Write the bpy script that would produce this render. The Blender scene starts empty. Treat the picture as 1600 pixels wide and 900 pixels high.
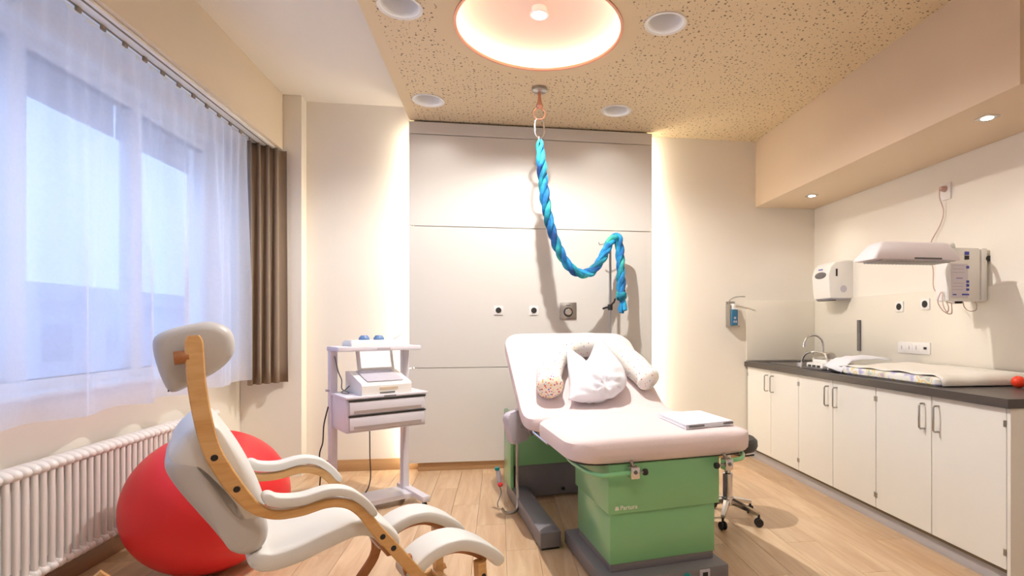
import bpy, bmesh, math, random
from mathutils import Vector, Matrix, geometry, noise

random.seed(4)
R = math.radians
C = bpy.context.scene.collection
scene = bpy.context.scene

# ------------------------------------------------------------------ camera
H = 1.26                                   # eye height
YAW = math.atan(120 / 840)                 # camera looks a little to the right of the room's long axis
cam_d = bpy.data.cameras.new('camera')
cam_d.sensor_width = 36
cam_d.lens = 36 * 840 / 1600
cam_d.shift_x = -100 / 1600
cam_d.shift_y = 60 / 1600
cam = bpy.data.objects.new('camera', cam_d)
cam.location = (0, 0, H)
cam.rotation_euler = (R(90), 0, -YAW)
C.objects.link(cam)
scene.camera = cam

# ------------------------------------------------------------------ world (dusk outside the window)
w = bpy.data.worlds.new('dusk')
scene.world = w
w.use_nodes = True
bg = w.node_tree.nodes['Background']
bg.inputs['Color'].default_value = (0.35, 0.56, 1.0, 1)
bg.inputs['Strength'].default_value = 1.9

scene.view_settings.view_transform = 'Standard'
scene.view_settings.look = 'None'
scene.view_settings.gamma = 1
scene.view_settings.use_curve_mapping = False
scene.view_settings.exposure = 0.17

E_SPOT, E_FILL, E_RING, E_LED, E_SOFFIT, E_DOWN = 235, 10, 4.2, 40, 6, 6
def light(name, kind, loc, energy, color, rot=(0, 0, 0), **kw):
    d = bpy.data.lights.new(name, kind)
    d.energy = energy
    d.color = color
    for k, v in kw.items():
        setattr(d, k, v)
    o = bpy.data.objects.new(name, d)
    o.location = loc
    o.rotation_euler = rot
    C.objects.link(o)
    return o

# ------------------------------------------------------------------ materials
def lin(c):
    return c / 12.92 if c <= 0.04045 else ((c + 0.055) / 1.055) ** 2.4
def rgb(h, a=1):
    h = h.lstrip('#')
    return tuple(lin(int(h[i:i + 2], 16) / 255) for i in (0, 2, 4)) + (a,)

def new_mat(name):
    m = bpy.data.materials.new(name)
    m.use_nodes = True
    nt = m.node_tree
    return m, nt, nt.nodes['Principled BSDF']

def mat(name, col, rough=.5, metal=0., var=.04, scale=8., bump=0., bscale=None, coat=0., spec=.5, emit=None, estr=0., sheen=0.):
    """principled with faint procedural colour variation and optional fine bump"""
    m, nt, b = new_mat(name)
    c = rgb(col)
    tc = nt.nodes.new('ShaderNodeTexCoord')
    n = nt.nodes.new('ShaderNodeTexNoise')
    n.inputs['Scale'].default_value = scale
    n.inputs['Detail'].default_value = 3
    nt.links.new(tc.outputs['Object'], n.inputs['Vector'])
    mx = nt.nodes.new('ShaderNodeMix')
    mx.data_type = 'RGBA'
    mx.inputs[6].default_value = tuple(max(0, x * (1 - var)) for x in c[:3]) + (1,)
    mx.inputs[7].default_value = tuple(min(1, x * (1 + var)) for x in c[:3]) + (1,)
    nt.links.new(n.outputs['Fac'], mx.inputs[0])
    nt.links.new(mx.outputs[2], b.inputs['Base Color'])
    b.inputs['Roughness'].default_value = rough
    b.inputs['Metallic'].default_value = metal
    b.inputs['Specular IOR Level'].default_value = spec
    if coat:
        b.inputs['Coat Weight'].default_value = coat
        b.inputs['Coat Roughness'].default_value = .1
    if sheen:
        b.inputs['Sheen Weight'].default_value = sheen
    if bump:
        n2 = nt.nodes.new('ShaderNodeTexNoise')
        n2.inputs['Scale'].default_value = bscale or scale * 6
        n2.inputs['Detail'].default_value = 2
        nt.links.new(tc.outputs['Object'], n2.inputs['Vector'])
        bp = nt.nodes.new('ShaderNodeBump')
        bp.inputs['Strength'].default_value = bump
        bp.inputs['Distance'].default_value = .01
        nt.links.new(n2.outputs['Fac'], bp.inputs['Height'])
        nt.links.new(bp.outputs['Normal'], b.inputs['Normal'])
    if emit:
        b.inputs['Emission Color'].default_value = rgb(emit)
        b.inputs['Emission Strength'].default_value = estr
    return m

def wood_mat(name, c1, c2, rough=.4, stretch=(1.2, 14, 14), per_object=0., rot=None, coat=0., bump=.05):
    m, nt, b = new_mat(name)
    tc = nt.nodes.new('ShaderNodeTexCoord')
    mp = nt.nodes.new('ShaderNodeMapping')
    mp.inputs['Scale'].default_value = stretch
    oi = nt.nodes.new('ShaderNodeObjectInfo')
    nt.links.new(tc.outputs['Object'], mp.inputs['Vector'])
    add = nt.nodes.new('ShaderNodeVectorMath')
    add.operation = 'ADD'
    sc = nt.nodes.new('ShaderNodeMath')
    sc.operation = 'MULTIPLY'
    sc.inputs[1].default_value = 37.
    nt.links.new(oi.outputs['Random'], sc.inputs[0])
    nt.links.new(mp.outputs['Vector'], add.inputs[0])
    nt.links.new(sc.outputs[0], add.inputs[1])
    n = nt.nodes.new('ShaderNodeTexNoise')
    n.inputs['Scale'].default_value = 1.
    n.inputs['Detail'].default_value = 6
    n.inputs['Roughness'].default_value = .62
    n.inputs['Distortion'].default_value = .6
    nt.links.new(add.outputs[0], n.inputs['Vector'])
    rp = nt.nodes.new('ShaderNodeValToRGB')
    rp.color_ramp.elements[0].position = .32
    rp.color_ramp.elements[1].position = .68
    rp.color_ramp.elements[0].color = rgb(c1)
    rp.color_ramp.elements[1].color = rgb(c2)
    nt.links.new(n.outputs['Fac'], rp.inputs['Fac'])
    hs = nt.nodes.new('ShaderNodeHueSaturation')
    mr = nt.nodes.new('ShaderNodeMapRange')
    mr.inputs['To Min'].default_value = 1 - per_object
    mr.inputs['To Max'].default_value = 1 + per_object
    nt.links.new(oi.outputs['Random'], mr.inputs['Value'])
    nt.links.new(mr.outputs['Result'], hs.inputs['Value'])
    nt.links.new(rp.outputs['Color'], hs.inputs['Color'])
    nt.links.new(hs.outputs['Color'], b.inputs['Base Color'])
    b.inputs['Roughness'].default_value = rough
    if coat:
        b.inputs['Coat Weight'].default_value = coat
        b.inputs['Coat Roughness'].default_value = .15
    if bump:
        bp = nt.nodes.new('ShaderNodeBump')
        bp.inputs['Strength'].default_value = bump
        bp.inputs['Distance'].default_value = .004
        nt.links.new(n.outputs['Fac'], bp.inputs['Height'])
        nt.links.new(bp.outputs['Normal'], b.inputs['Normal'])
    return m

def emit_mat(name, col, strength):
    m, nt, b = new_mat(name)
    b.inputs['Base Color'].default_value = rgb(col)
    b.inputs['Emission Color'].default_value = rgb(col)
    b.inputs['Emission Strength'].default_value = strength
    return m

def dots_mat(name, base, cols, scale, radius, keep=1., rough=.8):
    """fabric printed with small coloured dots"""
    m, nt, b = new_mat(name)
    tc = nt.nodes.new('ShaderNodeTexCoord')
    v = nt.nodes.new('ShaderNodeTexVoronoi')
    v.inputs['Scale'].default_value = scale
    v.inputs['Randomness'].default_value = .75
    nt.links.new(tc.outputs['Object'], v.inputs['Vector'])
    lt = nt.nodes.new('ShaderNodeMath')
    lt.operation = 'LESS_THAN'
    lt.inputs[1].default_value = radius
    nt.links.new(v.outputs['Distance'], lt.inputs[0])
    rp = nt.nodes.new('ShaderNodeValToRGB')
    rp.color_ramp.interpolation = 'CONSTANT'
    els = rp.color_ramp.elements
    while len(els) < len(cols):
        els.new(.5)
    for i, c in enumerate(cols):
        els[i].position = i / len(cols)
        els[i].color = rgb(c)
    sp = nt.nodes.new('ShaderNodeSeparateColor')
    nt.links.new(v.outputs['Color'], sp.inputs[0])
    nt.links.new(sp.outputs[0], rp.inputs['Fac'])
    mx = nt.nodes.new('ShaderNodeMix')
    mx.data_type = 'RGBA'
    mx.inputs[6].default_value = rgb(base)
    nt.links.new(lt.outputs[0], mx.inputs[0])
    nt.links.new(rp.outputs['Color'], mx.inputs[7])
    nt.links.new(mx.outputs[2], b.inputs['Base Color'])
    b.inputs['Roughness'].default_value = rough
    return m

def patches_mat(name, base, cols, scale):
    m, nt, b = new_mat(name)
    tc = nt.nodes.new('ShaderNodeTexCoord')
    v = nt.nodes.new('ShaderNodeTexNoise')
    v.inputs['Scale'].default_value = scale
    v.inputs['Detail'].default_value = 1
    nt.links.new(tc.outputs['Object'], v.inputs['Vector'])
    rp = nt.nodes.new('ShaderNodeValToRGB')
    els = rp.color_ramp.elements
    seq = [(.0, cols[0]), (.36, cols[0]), (.42, base), (.52, base), (.56, cols[1]), (.60, base), (.66, cols[2]), (.72, cols[3])]
    while len(els) < len(seq):
        els.new(.5)
    for i, (p, c) in enumerate(seq):
        els[i].position = p
        els[i].color = rgb(c)
    nt.links.new(v.outputs['Fac'], rp.inputs['Fac'])
    nt.links.new(rp.outputs['Color'], b.inputs['Base Color'])
    b.inputs['Roughness'].default_value = .7
    return m

def perforated_mat(name, base, hole, lamp, keep_r):
    """acoustic board: scattered holes of three sizes, none in the plain collar round the lamp"""
    m, nt, b = new_mat(name)
    tc = nt.nodes.new('ShaderNodeTexCoord')
    masks = []
    for sc, r0, r1 in ((24, .0, .185), (40, -.20, .20)):
        v = nt.nodes.new('ShaderNodeTexVoronoi')
        v.voronoi_dimensions = '2D'
        v.inputs['Scale'].default_value = sc
        v.inputs['Randomness'].default_value = .9
        nt.links.new(tc.outputs['Object'], v.inputs['Vector'])
        sp = nt.nodes.new('ShaderNodeSeparateColor')
        nt.links.new(v.outputs['Color'], sp.inputs[0])
        mr = nt.nodes.new('ShaderNodeMapRange')
        mr.inputs['To Min'].default_value = r0
        mr.inputs['To Max'].default_value = r1
        nt.links.new(sp.outputs[0], mr.inputs['Value'])
        lt = nt.nodes.new('ShaderNodeMath')
        lt.operation = 'LESS_THAN'
        nt.links.new(v.outputs['Distance'], lt.inputs[0])
        nt.links.new(mr.outputs['Result'], lt.inputs[1])
        masks.append(lt)
    mxm = nt.nodes.new('ShaderNodeMath')
    mxm.operation = 'MAXIMUM'
    nt.links.new(masks[0].outputs[0], mxm.inputs[0])
    nt.links.new(masks[1].outputs[0], mxm.inputs[1])
    ds = nt.nodes.new('ShaderNodeVectorMath')
    ds.operation = 'DISTANCE'
    ds.inputs[1].default_value = lamp
    nt.links.new(tc.outputs['Object'], ds.inputs[0])
    gt = nt.nodes.new('ShaderNodeMath')
    gt.operation = 'GREATER_THAN'
    gt.inputs[1].default_value = keep_r
    nt.links.new(ds.outputs['Value'], gt.inputs[0])
    xyz = nt.nodes.new('ShaderNodeSeparateXYZ')
    nt.links.new(tc.outputs['Object'], xyz.inputs[0])
    gx = nt.nodes.new('ShaderNodeMath')
    gx.operation = 'GREATER_THAN'
    gx.inputs[1].default_value = -.70
    nt.links.new(xyz.outputs['X'], gx.inputs[0])
    mu = nt.nodes.new('ShaderNodeMath')
    mu.operation = 'MULTIPLY'
    nt.links.new(mxm.outputs[0], mu.inputs[0])
    nt.links.new(gt.outputs[0], mu.inputs[1])
    mu2 = nt.nodes.new('ShaderNodeMath')
    mu2.operation = 'MULTIPLY'
    nt.links.new(mu.outputs[0], mu2.inputs[0])
    nt.links.new(gx.outputs[0], mu2.inputs[1])
    mx = nt.nodes.new('ShaderNodeMix')
    mx.data_type = 'RGBA'
    mx.inputs[6].default_value = rgb(base)
    mx.inputs[7].default_value = rgb(hole)
    nt.links.new(mu2.outputs[0], mx.inputs[0])
    nt.links.new(mx.outputs[2], b.inputs['Base Color'])
    b.inputs['Roughness'].default_value = .85
    return m

def sheer_mat(name, col):
    m, nt, b = new_mat(name)
    out = nt.nodes['Material Output']
    nt.nodes.remove(b)
    tr = nt.nodes.new('ShaderNodeBsdfTransparent')
    tl = nt.nodes.new('ShaderNodeBsdfTranslucent')
    df = nt.nodes.new('ShaderNodeBsdfDiffuse')
    tl.inputs['Color'].default_value = rgb(col)
    df.inputs['Color'].default_value = rgb(col)
    tc = nt.nodes.new('ShaderNodeTexCoord')
    wv = nt.nodes.new('ShaderNodeTexNoise')
    wv.inputs['Scale'].default_value = 60
    nt.links.new(tc.outputs['Object'], wv.inputs['Vector'])
    mr = nt.nodes.new('ShaderNodeMapRange')
    mr.inputs['To Min'].default_value = .28
    mr.inputs['To Max'].default_value = .34
    nt.links.new(wv.outputs['Fac'], mr.inputs['Value'])
    a = nt.nodes.new('ShaderNodeMixShader')
    a.inputs[0].default_value = .35
    nt.links.new(tl.outputs[0], a.inputs[1])
    nt.links.new(df.outputs[0], a.inputs[2])
    c = nt.nodes.new('ShaderNodeMixShader')
    nt.links.new(mr.outputs['Result'], c.inputs[0])
    nt.links.new(a.outputs[0], c.inputs[1])
    nt.links.new(tr.outputs[0], c.inputs[2])
    nt.links.new(c.outputs[0], out.inputs['Surface'])
    return m

def pane_mat(name, tint='#ffffff', gloss=.08, rough=.02):
    m, nt, b = new_mat(name)
    out = nt.nodes['Material Output']
    nt.nodes.remove(b)
    tr = nt.nodes.new('ShaderNodeBsdfTransparent')
    tr.inputs['Color'].default_value = rgb(tint)
    gl = nt.nodes.new('ShaderNodeBsdfGlossy')
    gl.inputs['Roughness'].default_value = rough
    a = nt.nodes.new('ShaderNodeMixShader')
    a.inputs[0].default_value = gloss
    nt.links.new(tr.outputs[0], a.inputs[1])
    nt.links.new(gl.outputs[0], a.inputs[2])
    nt.links.new(a.outputs[0], out.inputs['Surface'])
    return m

LAMP = Vector((.24, 3.25, 3.05))
M = dict(
    wall=mat('cream_wall_paint', '#efe8dc', .75, var=.015, scale=3, bump=.02, bscale=160),
    plaster=mat('white_ceiling_paint', '#ece6dc', .8, var=.015, scale=2),
    beam=mat('beige_beam_paint', '#e2d3bd', .75, var=.015, scale=2),
    soffit=mat('warm_beige_soffit_paint', '#e3cdb2', .75, var=.015, scale=2),
    perf=perforated_mat('perforated_acoustic_board', '#e2cda9', '#7f6f5c', LAMP, .60),
    panel=mat('off_white_wall_panel', '#dbd7d0', .38, var=.01, scale=2),
    splash=mat('pale_glass_splashback', '#e9e2d4', .3, var=.01, scale=2, coat=.25),
    floor=wood_mat('oak_laminate', '#c6a07a', '#dfc3a0', .32, stretch=(16, 1.6, 8), per_object=.07, coat=.15),
    skirt=wood_mat('oak_skirting', '#b08a60', '#c29c70', .45, stretch=(2, 20, 20)),
    skirt_d=wood_mat('brown_skirting', '#7c5334', '#8f6240', .45, stretch=(20, 2, 20)),
    beech=wood_mat('lacquered_beech', '#cf9b5c', '#e2b67c', .35, stretch=(5, 30, 30), coat=.3, bump=.02),
    beech_d=wood_mat('end_grain_beech', '#a5673c', '#b97d4e', .4, stretch=(20, 20, 20)),
    hide=mat('off_white_leather', '#e4e3e0', .42, var=.02, scale=6, bump=.05, bscale=220),
    hide_g=mat('pale_grey_leather', '#c4c1bf', .42, var=.02, scale=6, bump=.05, bscale=220),
    white=mat('white_lacquer', '#eeebe6', .35, var=.01),
    white_rad=mat('radiator_enamel', '#efebe9', .3, var=.01),
    cab=mat('white_cabinet_laminate', '#e9e6df', .4, var=.01),
    gap=mat('dark_gap', '#8d8173', .8),
    worktop=mat('anthracite_worktop', '#4a4340', .35, var=.1, scale=60),
    plinth=mat('grey_plinth', '#c0bec3', .4, var=.03),
    plinth_shade=mat('brown_shade_strip', '#7d705f', .6),
    chrome=mat('chrome', '#d9d9dc', .16, metal=1, var=.02),
    steel=mat('brushed_steel', '#b3b0ac', .32, metal=1, var=.05, scale=40),
    copper=mat('copper', '#d99a80', .3, metal=.85, var=.04),
    black=mat('black_rubber', '#1c1c1e', .5),
    blackpad=mat('black_vinyl', '#2b2622', .42, bump=.03, bscale=150),
    grey=mat('grey_metal_paint', '#7b787c', .38, var=.03, scale=20),
    grey_d=mat('dark_grey_plastic', '#6b6768', .5, var=.03),
    greyl=mat('light_grey_plastic', '#c4bfca', .45, var=.02),
    cart=mat('cart_white_powder_coat', '#dedae2', .4, var=.01),
    green=mat('green_lacquer', '#80bd86', .3, var=.02, coat=.4),
    green_t=mat('mint_green_tube', '#86cf94', .3, coat=.4),
    pink=mat('pink_terry_sheet', '#e6d5d4', .95, var=.025, scale=25, bump=.18, bscale=260, sheen=.2),
    linen=mat('white_linen', '#e4e4ea', .9, var=.02, scale=20, bump=.08, bscale=120),
    teal=mat('teal_plastic', '#0f8a86', .4),
    redp=mat('red_plastic', '#d8383c', .4),
    orange=mat('orange_rubber', '#f2401c', .4),
    ball=mat('red_vinyl', '#ee3236', .42, var=.03, scale=3, spec=.4),
    taupe=mat('taupe_curtain', '#93816f', .85, var=.05, scale=20, bump=.05, bscale=200),
    sheer=sheer_mat('white_voile', '#eef0fb'),
    pane=pane_mat('window_pane'),
    clear=pane_mat('clear_acrylic', gloss=.05),
    frame=mat('white_window_frame', '#dfe2ea', .4, var=.01),
    shutter=mat('blue_grey_shutter', '#7f8fae', .6),
    dark=mat('dark_slot', '#2a2725', .6),
    blueprint=mat('blue_print', '#4b54b4', .5),
    greyprint=mat('grey_print', '#b6aeb8', .5),
    bottle=mat('petrol_blue_bottle', '#2f6f8f', .3, var=.03),
    socket=mat('white_socket_plastic', '#eeeae6', .35, var=.01),
    dots=dots_mat('dotted_cotton', '#f3efe9', ['#e98b8b', '#f0c27c', '#9fb9e0', '#a9cf9f', '#e58fa8'], 40, .21),
    dots_d=dots_mat('densely_dotted_cotton', '#efe3cf', ['#d9534f', '#eab04c', '#e98b6b', '#6f8fc9', '#c96a8a'], 60, .36),
    floral=patches_mat('floral_oilcloth', '#e4e2dc', ['#b9b3d6', '#e3c45a', '#bcc9b4', '#cfa5b6'], 11),
    led=emit_mat('warm_led_strip', '#fff3dc', E_LED),
    ring=emit_mat('warm_ring_light', '#ffefdf', E_RING),
    spot=emit_mat('white_spot_lens', '#f4f6ff', 14),
    sspot=emit_mat('soffit_spot_lens', '#fff3df', 18),
    down=emit_mat('downlight_diffuser', '#dedcea', 0.12),
    screen=emit_mat('lit_monitor_screen', '#ffffff', .55),
    dish=mat('white_lamp_dish', '#f8dfd0', .8, var=.0),
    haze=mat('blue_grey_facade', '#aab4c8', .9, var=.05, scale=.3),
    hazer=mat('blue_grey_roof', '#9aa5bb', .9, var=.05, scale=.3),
)

def rope_mat(name, c1, c2, c3):
    m, nt, b = new_mat(name)
    tc = nt.nodes.new('ShaderNodeTexCoord')
    n = nt.nodes.new('ShaderNodeTexNoise')
    n.inputs['Scale'].default_value = 9
    n.inputs['Detail'].default_value = 3
    nt.links.new(tc.outputs['Object'], n.inputs['Vector'])
    rp = nt.nodes.new('ShaderNodeValToRGB')
    els = rp.color_ramp.elements
    els.new(.5)
    for i, (p, c) in enumerate(((.38, c1), (.52, c2), (.64, c3))):
        els[i].position = p
        els[i].color = rgb(c)
    nt.links.new(n.outputs['Fac'], rp.inputs['Fac'])
    nt.links.new(rp.outputs['Color'], b.inputs['Base Color'])
    b.inputs['Roughness'].default_value = .75
    return m
M['rope1'] = rope_mat('blue_rope_cloth', '#14609f', '#2196cf', '#3cb7d8')
M['rope2'] = rope_mat('teal_rope_cloth', '#0d6f8c', '#1c96a8', '#4fc2a2')
M['rope3'] = rope_mat('navy_rope_cloth', '#123f7d', '#1a74b8', '#23a3c8')

# ------------------------------------------------------------------ mesh helpers
def finish(bm, smooth=False, angle=None):
    bmesh.ops.remove_doubles(bm, verts=bm.verts, dist=1e-6)
    bmesh.ops.recalc_face_normals(bm, faces=bm.faces)
    me = bpy.data.meshes.new('m')
    bm.to_mesh(me)
    bm.free()
    if smooth:
        me.polygons.foreach_set('use_smooth', [True] * len(me.polygons))
        if angle:
            me.set_sharp_from_angle(angle=R(angle))
    return me

def obj(name, me, m, parent=None, loc=None, rot=None):
    if isinstance(me, bmesh.types.BMesh):
        me = finish(me, True, 40)
    o = bpy.data.objects.new(name, me)
    me.name = name
    if m is not None and not me.materials:
        me.materials.append(M[m] if isinstance(m, str) else m)
    C.objects.link(o)
    if parent:
        o.parent = parent
    if loc:
        o.location = loc
    if rot:
        o.rotation_euler = rot
    return o

def thing(name, label, cat, loc=(0, 0, 0), rz=0., group=None, rot=None):
    o = bpy.data.objects.new(name, None)
    o.empty_display_size = .05
    C.objects.link(o)
    o.location = loc
    o.rotation_euler = rot or (0, 0, rz)
    return tag(o, label, cat, group)

def tag(o, label, cat, group=None):
    o['label'] = label
    o['category'] = cat
    if group:
        o['group'] = group
    return o

def struct(o, label=None):
    o['kind'] = 'structure'
    if label:
        o['label'] = label
    return o

def copy_tree(o, parent=None):
    c = o.copy()
    C.objects.link(c)
    c.parent = parent
    for ch in [x for x in o.children]:
        copy_tree(ch, c)
    return c

def B():
    return bmesh.new()

def box(bm, x0, x1, y0, y1, z0, z1, bev=0., seg=2, mtx=None):
    r = bmesh.ops.create_cube(bm, size=1)
    vs = r['verts']
    for v in vs:
        v.co = Vector(((x0 + x1) / 2 + v.co.x * (x1 - x0), (y0 + y1) / 2 + v.co.y * (y1 - y0), (z0 + z1) / 2 + v.co.z * (z1 - z0)))
    if bev:
        es = list({e for v in vs for e in v.link_edges})
        g = bmesh.ops.bevel(bm, geom=es, offset=bev, segments=seg, profile=.5, affect='EDGES')
        vs = list({v for f in g['faces'] for v in f.verts} | {v for v in vs if v.is_valid})
    if mtx:
        bmesh.ops.transform(bm, matrix=mtx, verts=[v for v in vs if v.is_valid])
    return bm

def boxm(*a, **k):
    return box(B(), *a, **k)

def loft(bm, secs, closed=False, cap=True):
    """skin a list of closed sections (same vertex count)"""
    rows = [[bm.verts.new(p) for p in s] for s in secs]
    n = len(rows[0])
    m = len(rows)
    for i in range(m if closed else m - 1):
        a, b = rows[i], rows[(i + 1) % m]
        for j in range(n):
            k = (j + 1) % n
            try:
                bm.faces.new((a[j], a[k], b[k], b[j]))
            except ValueError:
                pass
    if cap and not closed:
        bm.faces.new(rows[0])
        bm.faces.new(list(reversed(rows[-1])))
    return bm

def catmull(pts, n=6, closed=False):
    pts = [Vector(p) for p in pts]
    out = []
    L = len(pts)
    rng = L if closed else L - 1
    for i in range(rng):
        if closed:
            p0, p1, p2, p3 = pts[i - 1], pts[i], pts[(i + 1) % L], pts[(i + 2) % L]
        else:
            p1, p2 = pts[i], pts[i + 1]
            p0 = pts[i - 1] if i else p1 * 2 - p2
            p3 = pts[i + 2] if i + 2 < L else p2 * 2 - p1
        for k in range(n):
            t = k / n
            out.append(.5 * ((2 * p1) + (-p0 + p2) * t + (2 * p0 - 5 * p1 + 4 * p2 - p3) * t * t + (-p0 + 3 * p1 - 3 * p2 + p3) * t ** 3))
    if not closed:
        out.append(pts[-1])
    return out

def frames(path, closed=False):
    n = len(path)
    T = []
    for i in range(n):
        if closed:
            t = path[(i + 1) % n] - path[i - 1]
        else:
            t = path[min(i + 1, n - 1)] - path[max(i - 1, 0)]
        T.append(t.normalized() if t.length > 1e-9 else Vector((0, 0, 1)))
    up = Vector((0, 0, 1)) if abs(T[0].z) < .9 else Vector((1, 0, 0))
    N = [(up - T[0] * up.dot(T[0])).normalized()]
    for i in range(1, n):
        v = N[-1] - T[i] * N[-1].dot(T[i])
        N.append(v.normalized() if v.length > 1e-9 else N[-1])
    return [(T[i], N[i], T[i].cross(N[i])) for i in range(n)]

def tube(bm, pts, r, seg=8, smooth=0, closed=False, cap=True):
    path = catmull(pts, smooth, closed) if smooth else [Vector(p) for p in pts]
    n = len(path)
    rr = r if callable(r) else (lambda t: r)
    secs = []
    for i, (p, (t, a, b)) in enumerate(zip(path, frames(path, closed))):
        q = rr(i / max(1, n - 1))
        secs.append([p + (a * math.cos(2 * math.pi * k / seg) + b * math.sin(2 * math.pi * k / seg)) * q for k in range(seg)])
    return loft(bm, secs, closed, cap)

def tubem(pts, r, seg=8, smooth=0, closed=False):
    return tube(B(), pts, r, seg, smooth, closed)

def lathe(bm, prof, seg=24, mtx=None, axis='Z'):
    """prof: (radius, height) list, open or closed with radius 0 ends"""
    rows = []
    new = []
    for r, z in prof:
        if r < 1e-6:
            v = [bm.verts.new((0, 0, z))]
        else:
            v = [bm.verts.new((r * math.cos(2 * math.pi * k / seg), r * math.sin(2 * math.pi * k / seg), z)) for k in range(seg)]
        rows.append(v)
        new += v
    for a, b in zip(rows, rows[1:]):
        for k in range(seg):
            l = (k + 1) % seg
            if len(a) == 1 and len(b) == 1:
                continue
            if len(a) == 1:
                bm.faces.new((a[0], b[k], b[l]))
            elif len(b) == 1:
                bm.faces.new((a[k], b[0], a[l]))
            else:
                bm.faces.new((a[k], a[l], b[l], b[k]))
    if mtx:
        bmesh.ops.transform(bm, matrix=mtx, verts=new)
    return bm

def lathem(prof, seg=24, mtx=None):
    return lathe(B(), prof, seg, mtx)

def rod(bm, p, q, r, seg=12):
    return tube(bm, [p, q], r, seg)

def prism(bm, outline, z0, z1, bev=0., seg=2, mtx=None):
    lo = [bm.verts.new((x, y, z0)) for x, y in outline]
    hi = [bm.verts.new((x, y, z1)) for x, y in outline]
    n = len(outline)
    fs = [bm.faces.new(list(reversed(lo))), bm.faces.new(hi)]
    for i in range(n):
        j = (i + 1) % n
        bm.faces.new((lo[i], lo[j], hi[j], hi[i]))
    vs = lo + hi
    if bev:
        es = list({e for f in fs for e in f.edges})
        g = bmesh.ops.bevel(bm, geom=es, offset=bev, segments=seg, profile=.5, affect='EDGES')
        vs = list({v for f in g['faces'] for v in f.verts} | {v for v in vs if v.is_valid})
    if mtx:
        bmesh.ops.transform(bm, matrix=mtx, verts=[v for v in vs if v.is_valid])
    return bm

def rrect(x0, x1, y0, y1, r, n=6):
    if not hasattr(r, '__len__'):
        r = (r, r, r, r)
    out = []
    for (cx, cy, a0, rr) in ((x1 - r[0], y1 - r[0], 0, r[0]), (x0 + r[1], y1 - r[1], 90, r[1]), (x0 + r[2], y0 + r[2], 180, r[2]), (x1 - r[3], y0 + r[3], 270, r[3])):
        for k in range(n + 1):
            a = R(a0 + 90 * k / n)
            out.append((cx + rr * math.cos(a), cy + rr * math.sin(a)))
    return out

def band(bm, path2, y0, y1, t, taper=None, rnd=.004):
    """bent-wood strip: path in (x,z), flat faces t thick, from y0 to y1"""
    P = [Vector((p[0], 0, p[1])) for p in path2]
    n = len(P)
    secs = []
    for i in range(n):
        d = (P[min(i + 1, n - 1)] - P[max(i - 1, 0)]).normalized()
        nn = Vector((-d.z, 0, d.x))
        hh = (t(i / (n - 1)) if callable(t) else t) / 2
        c = min(rnd, hh * .6)
        ring = []
        for (sy, sz) in ((y0 + c, -hh), (y1 - c, -hh), (y1, -hh + c), (y1, hh - c), (y1 - c, hh), (y0 + c, hh), (y0, hh - c), (y0, -hh + c)):
            q = P[i] + nn * sz
            ring.append((q.x, sy, q.z))
        secs.append(ring)
    return loft(bm, secs)

def superround(w, hgt, n=20, e=.45):
    """rounded-rectangle like section (superellipse) half sizes w,hgt"""
    out = []
    for k in range(n):
        a = 2 * math.pi * k / n
        c, s = math.cos(a), math.sin(a)
        out.append((w * math.copysign(abs(c) ** e, c), hgt * math.copysign(abs(s) ** e, s)))
    return out

def pad(bm, path2, y0, y1, th, n=20, e=.45, endround=.03, lift=.5, width=None):
    """upholstered pad following path (x,z); section spans y0..y1, thickness th above the path (lift=1) or centred (0)"""
    P = [Vector((p[0], 0, p[1])) for p in path2]
    L = [0]
    for a, b in zip(P, P[1:]):
        L.append(L[-1] + (b - a).length)
    tot = L[-1]
    secs = []
    yc, hw = (y0 + y1) / 2, (y1 - y0) / 2
    for i in range(len(P)):
        d = (P[min(i + 1, len(P) - 1)] - P[max(i - 1, 0)]).normalized()
        nn = Vector((-d.z, 0, d.x))
        s = min(L[i], tot - L[i])
        k = 1. if s >= endround else math.sqrt(max(0., 1 - (1 - s / endround) ** 2))
        k = max(k, .12)
        tt = th(L[i] / tot) if callable(th) else th
        ww = hw * (width(L[i] / tot) if width else 1.) - endround * .6 * (1 - k)
        c = P[i] + nn * (tt / 2 * lift)
        secs.append([(c.x + nn.x * sz, yc + sy, c.z + nn.z * sz) for sy, sz in superround(ww, tt / 2 * k, n, e)])
    return loft(bm, secs)

def dens(path2, n=5):
    return [(v.x, v.z) for v in catmull([(p[0], 0, p[1]) for p in path2], n)]

def even_ends(path2, e=.03):
    """add extra samples near both ends so the rounding shows"""
    P = [Vector((p[0], 0, p[1])) for p in path2]
    d0 = (P[1] - P[0]).normalized()
    d1 = (P[-2] - P[-1]).normalized()
    a = [P[0] + d0 * e * q for q in (0, .06, .2, .45, .8)]
    b = [P[-1] + d1 * e * q for q in (.8, .45, .2, .06, 0)]
    mid = [p for p in P if (p - P[0]).length > e and (p - P[-1]).length > e]
    return [(v.x, v.z) for v in a + mid + b]

def text_mesh(s, size, extrude=.0006):
    cu = bpy.data.curves.new('t', 'FONT')
    cu.body = s
    cu.size = size
    cu.extrude = extrude
    cu.align_x = 'LEFT'
    o = bpy.data.objects.new('t', cu)
    C.objects.link(o)
    dg = bpy.context.evaluated_depsgraph_get()
    me = bpy.data.meshes.new_from_object(o.evaluated_get(dg))
    bpy.data.objects.remove(o)
    bpy.data.curves.remove(cu)
    return me

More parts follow.
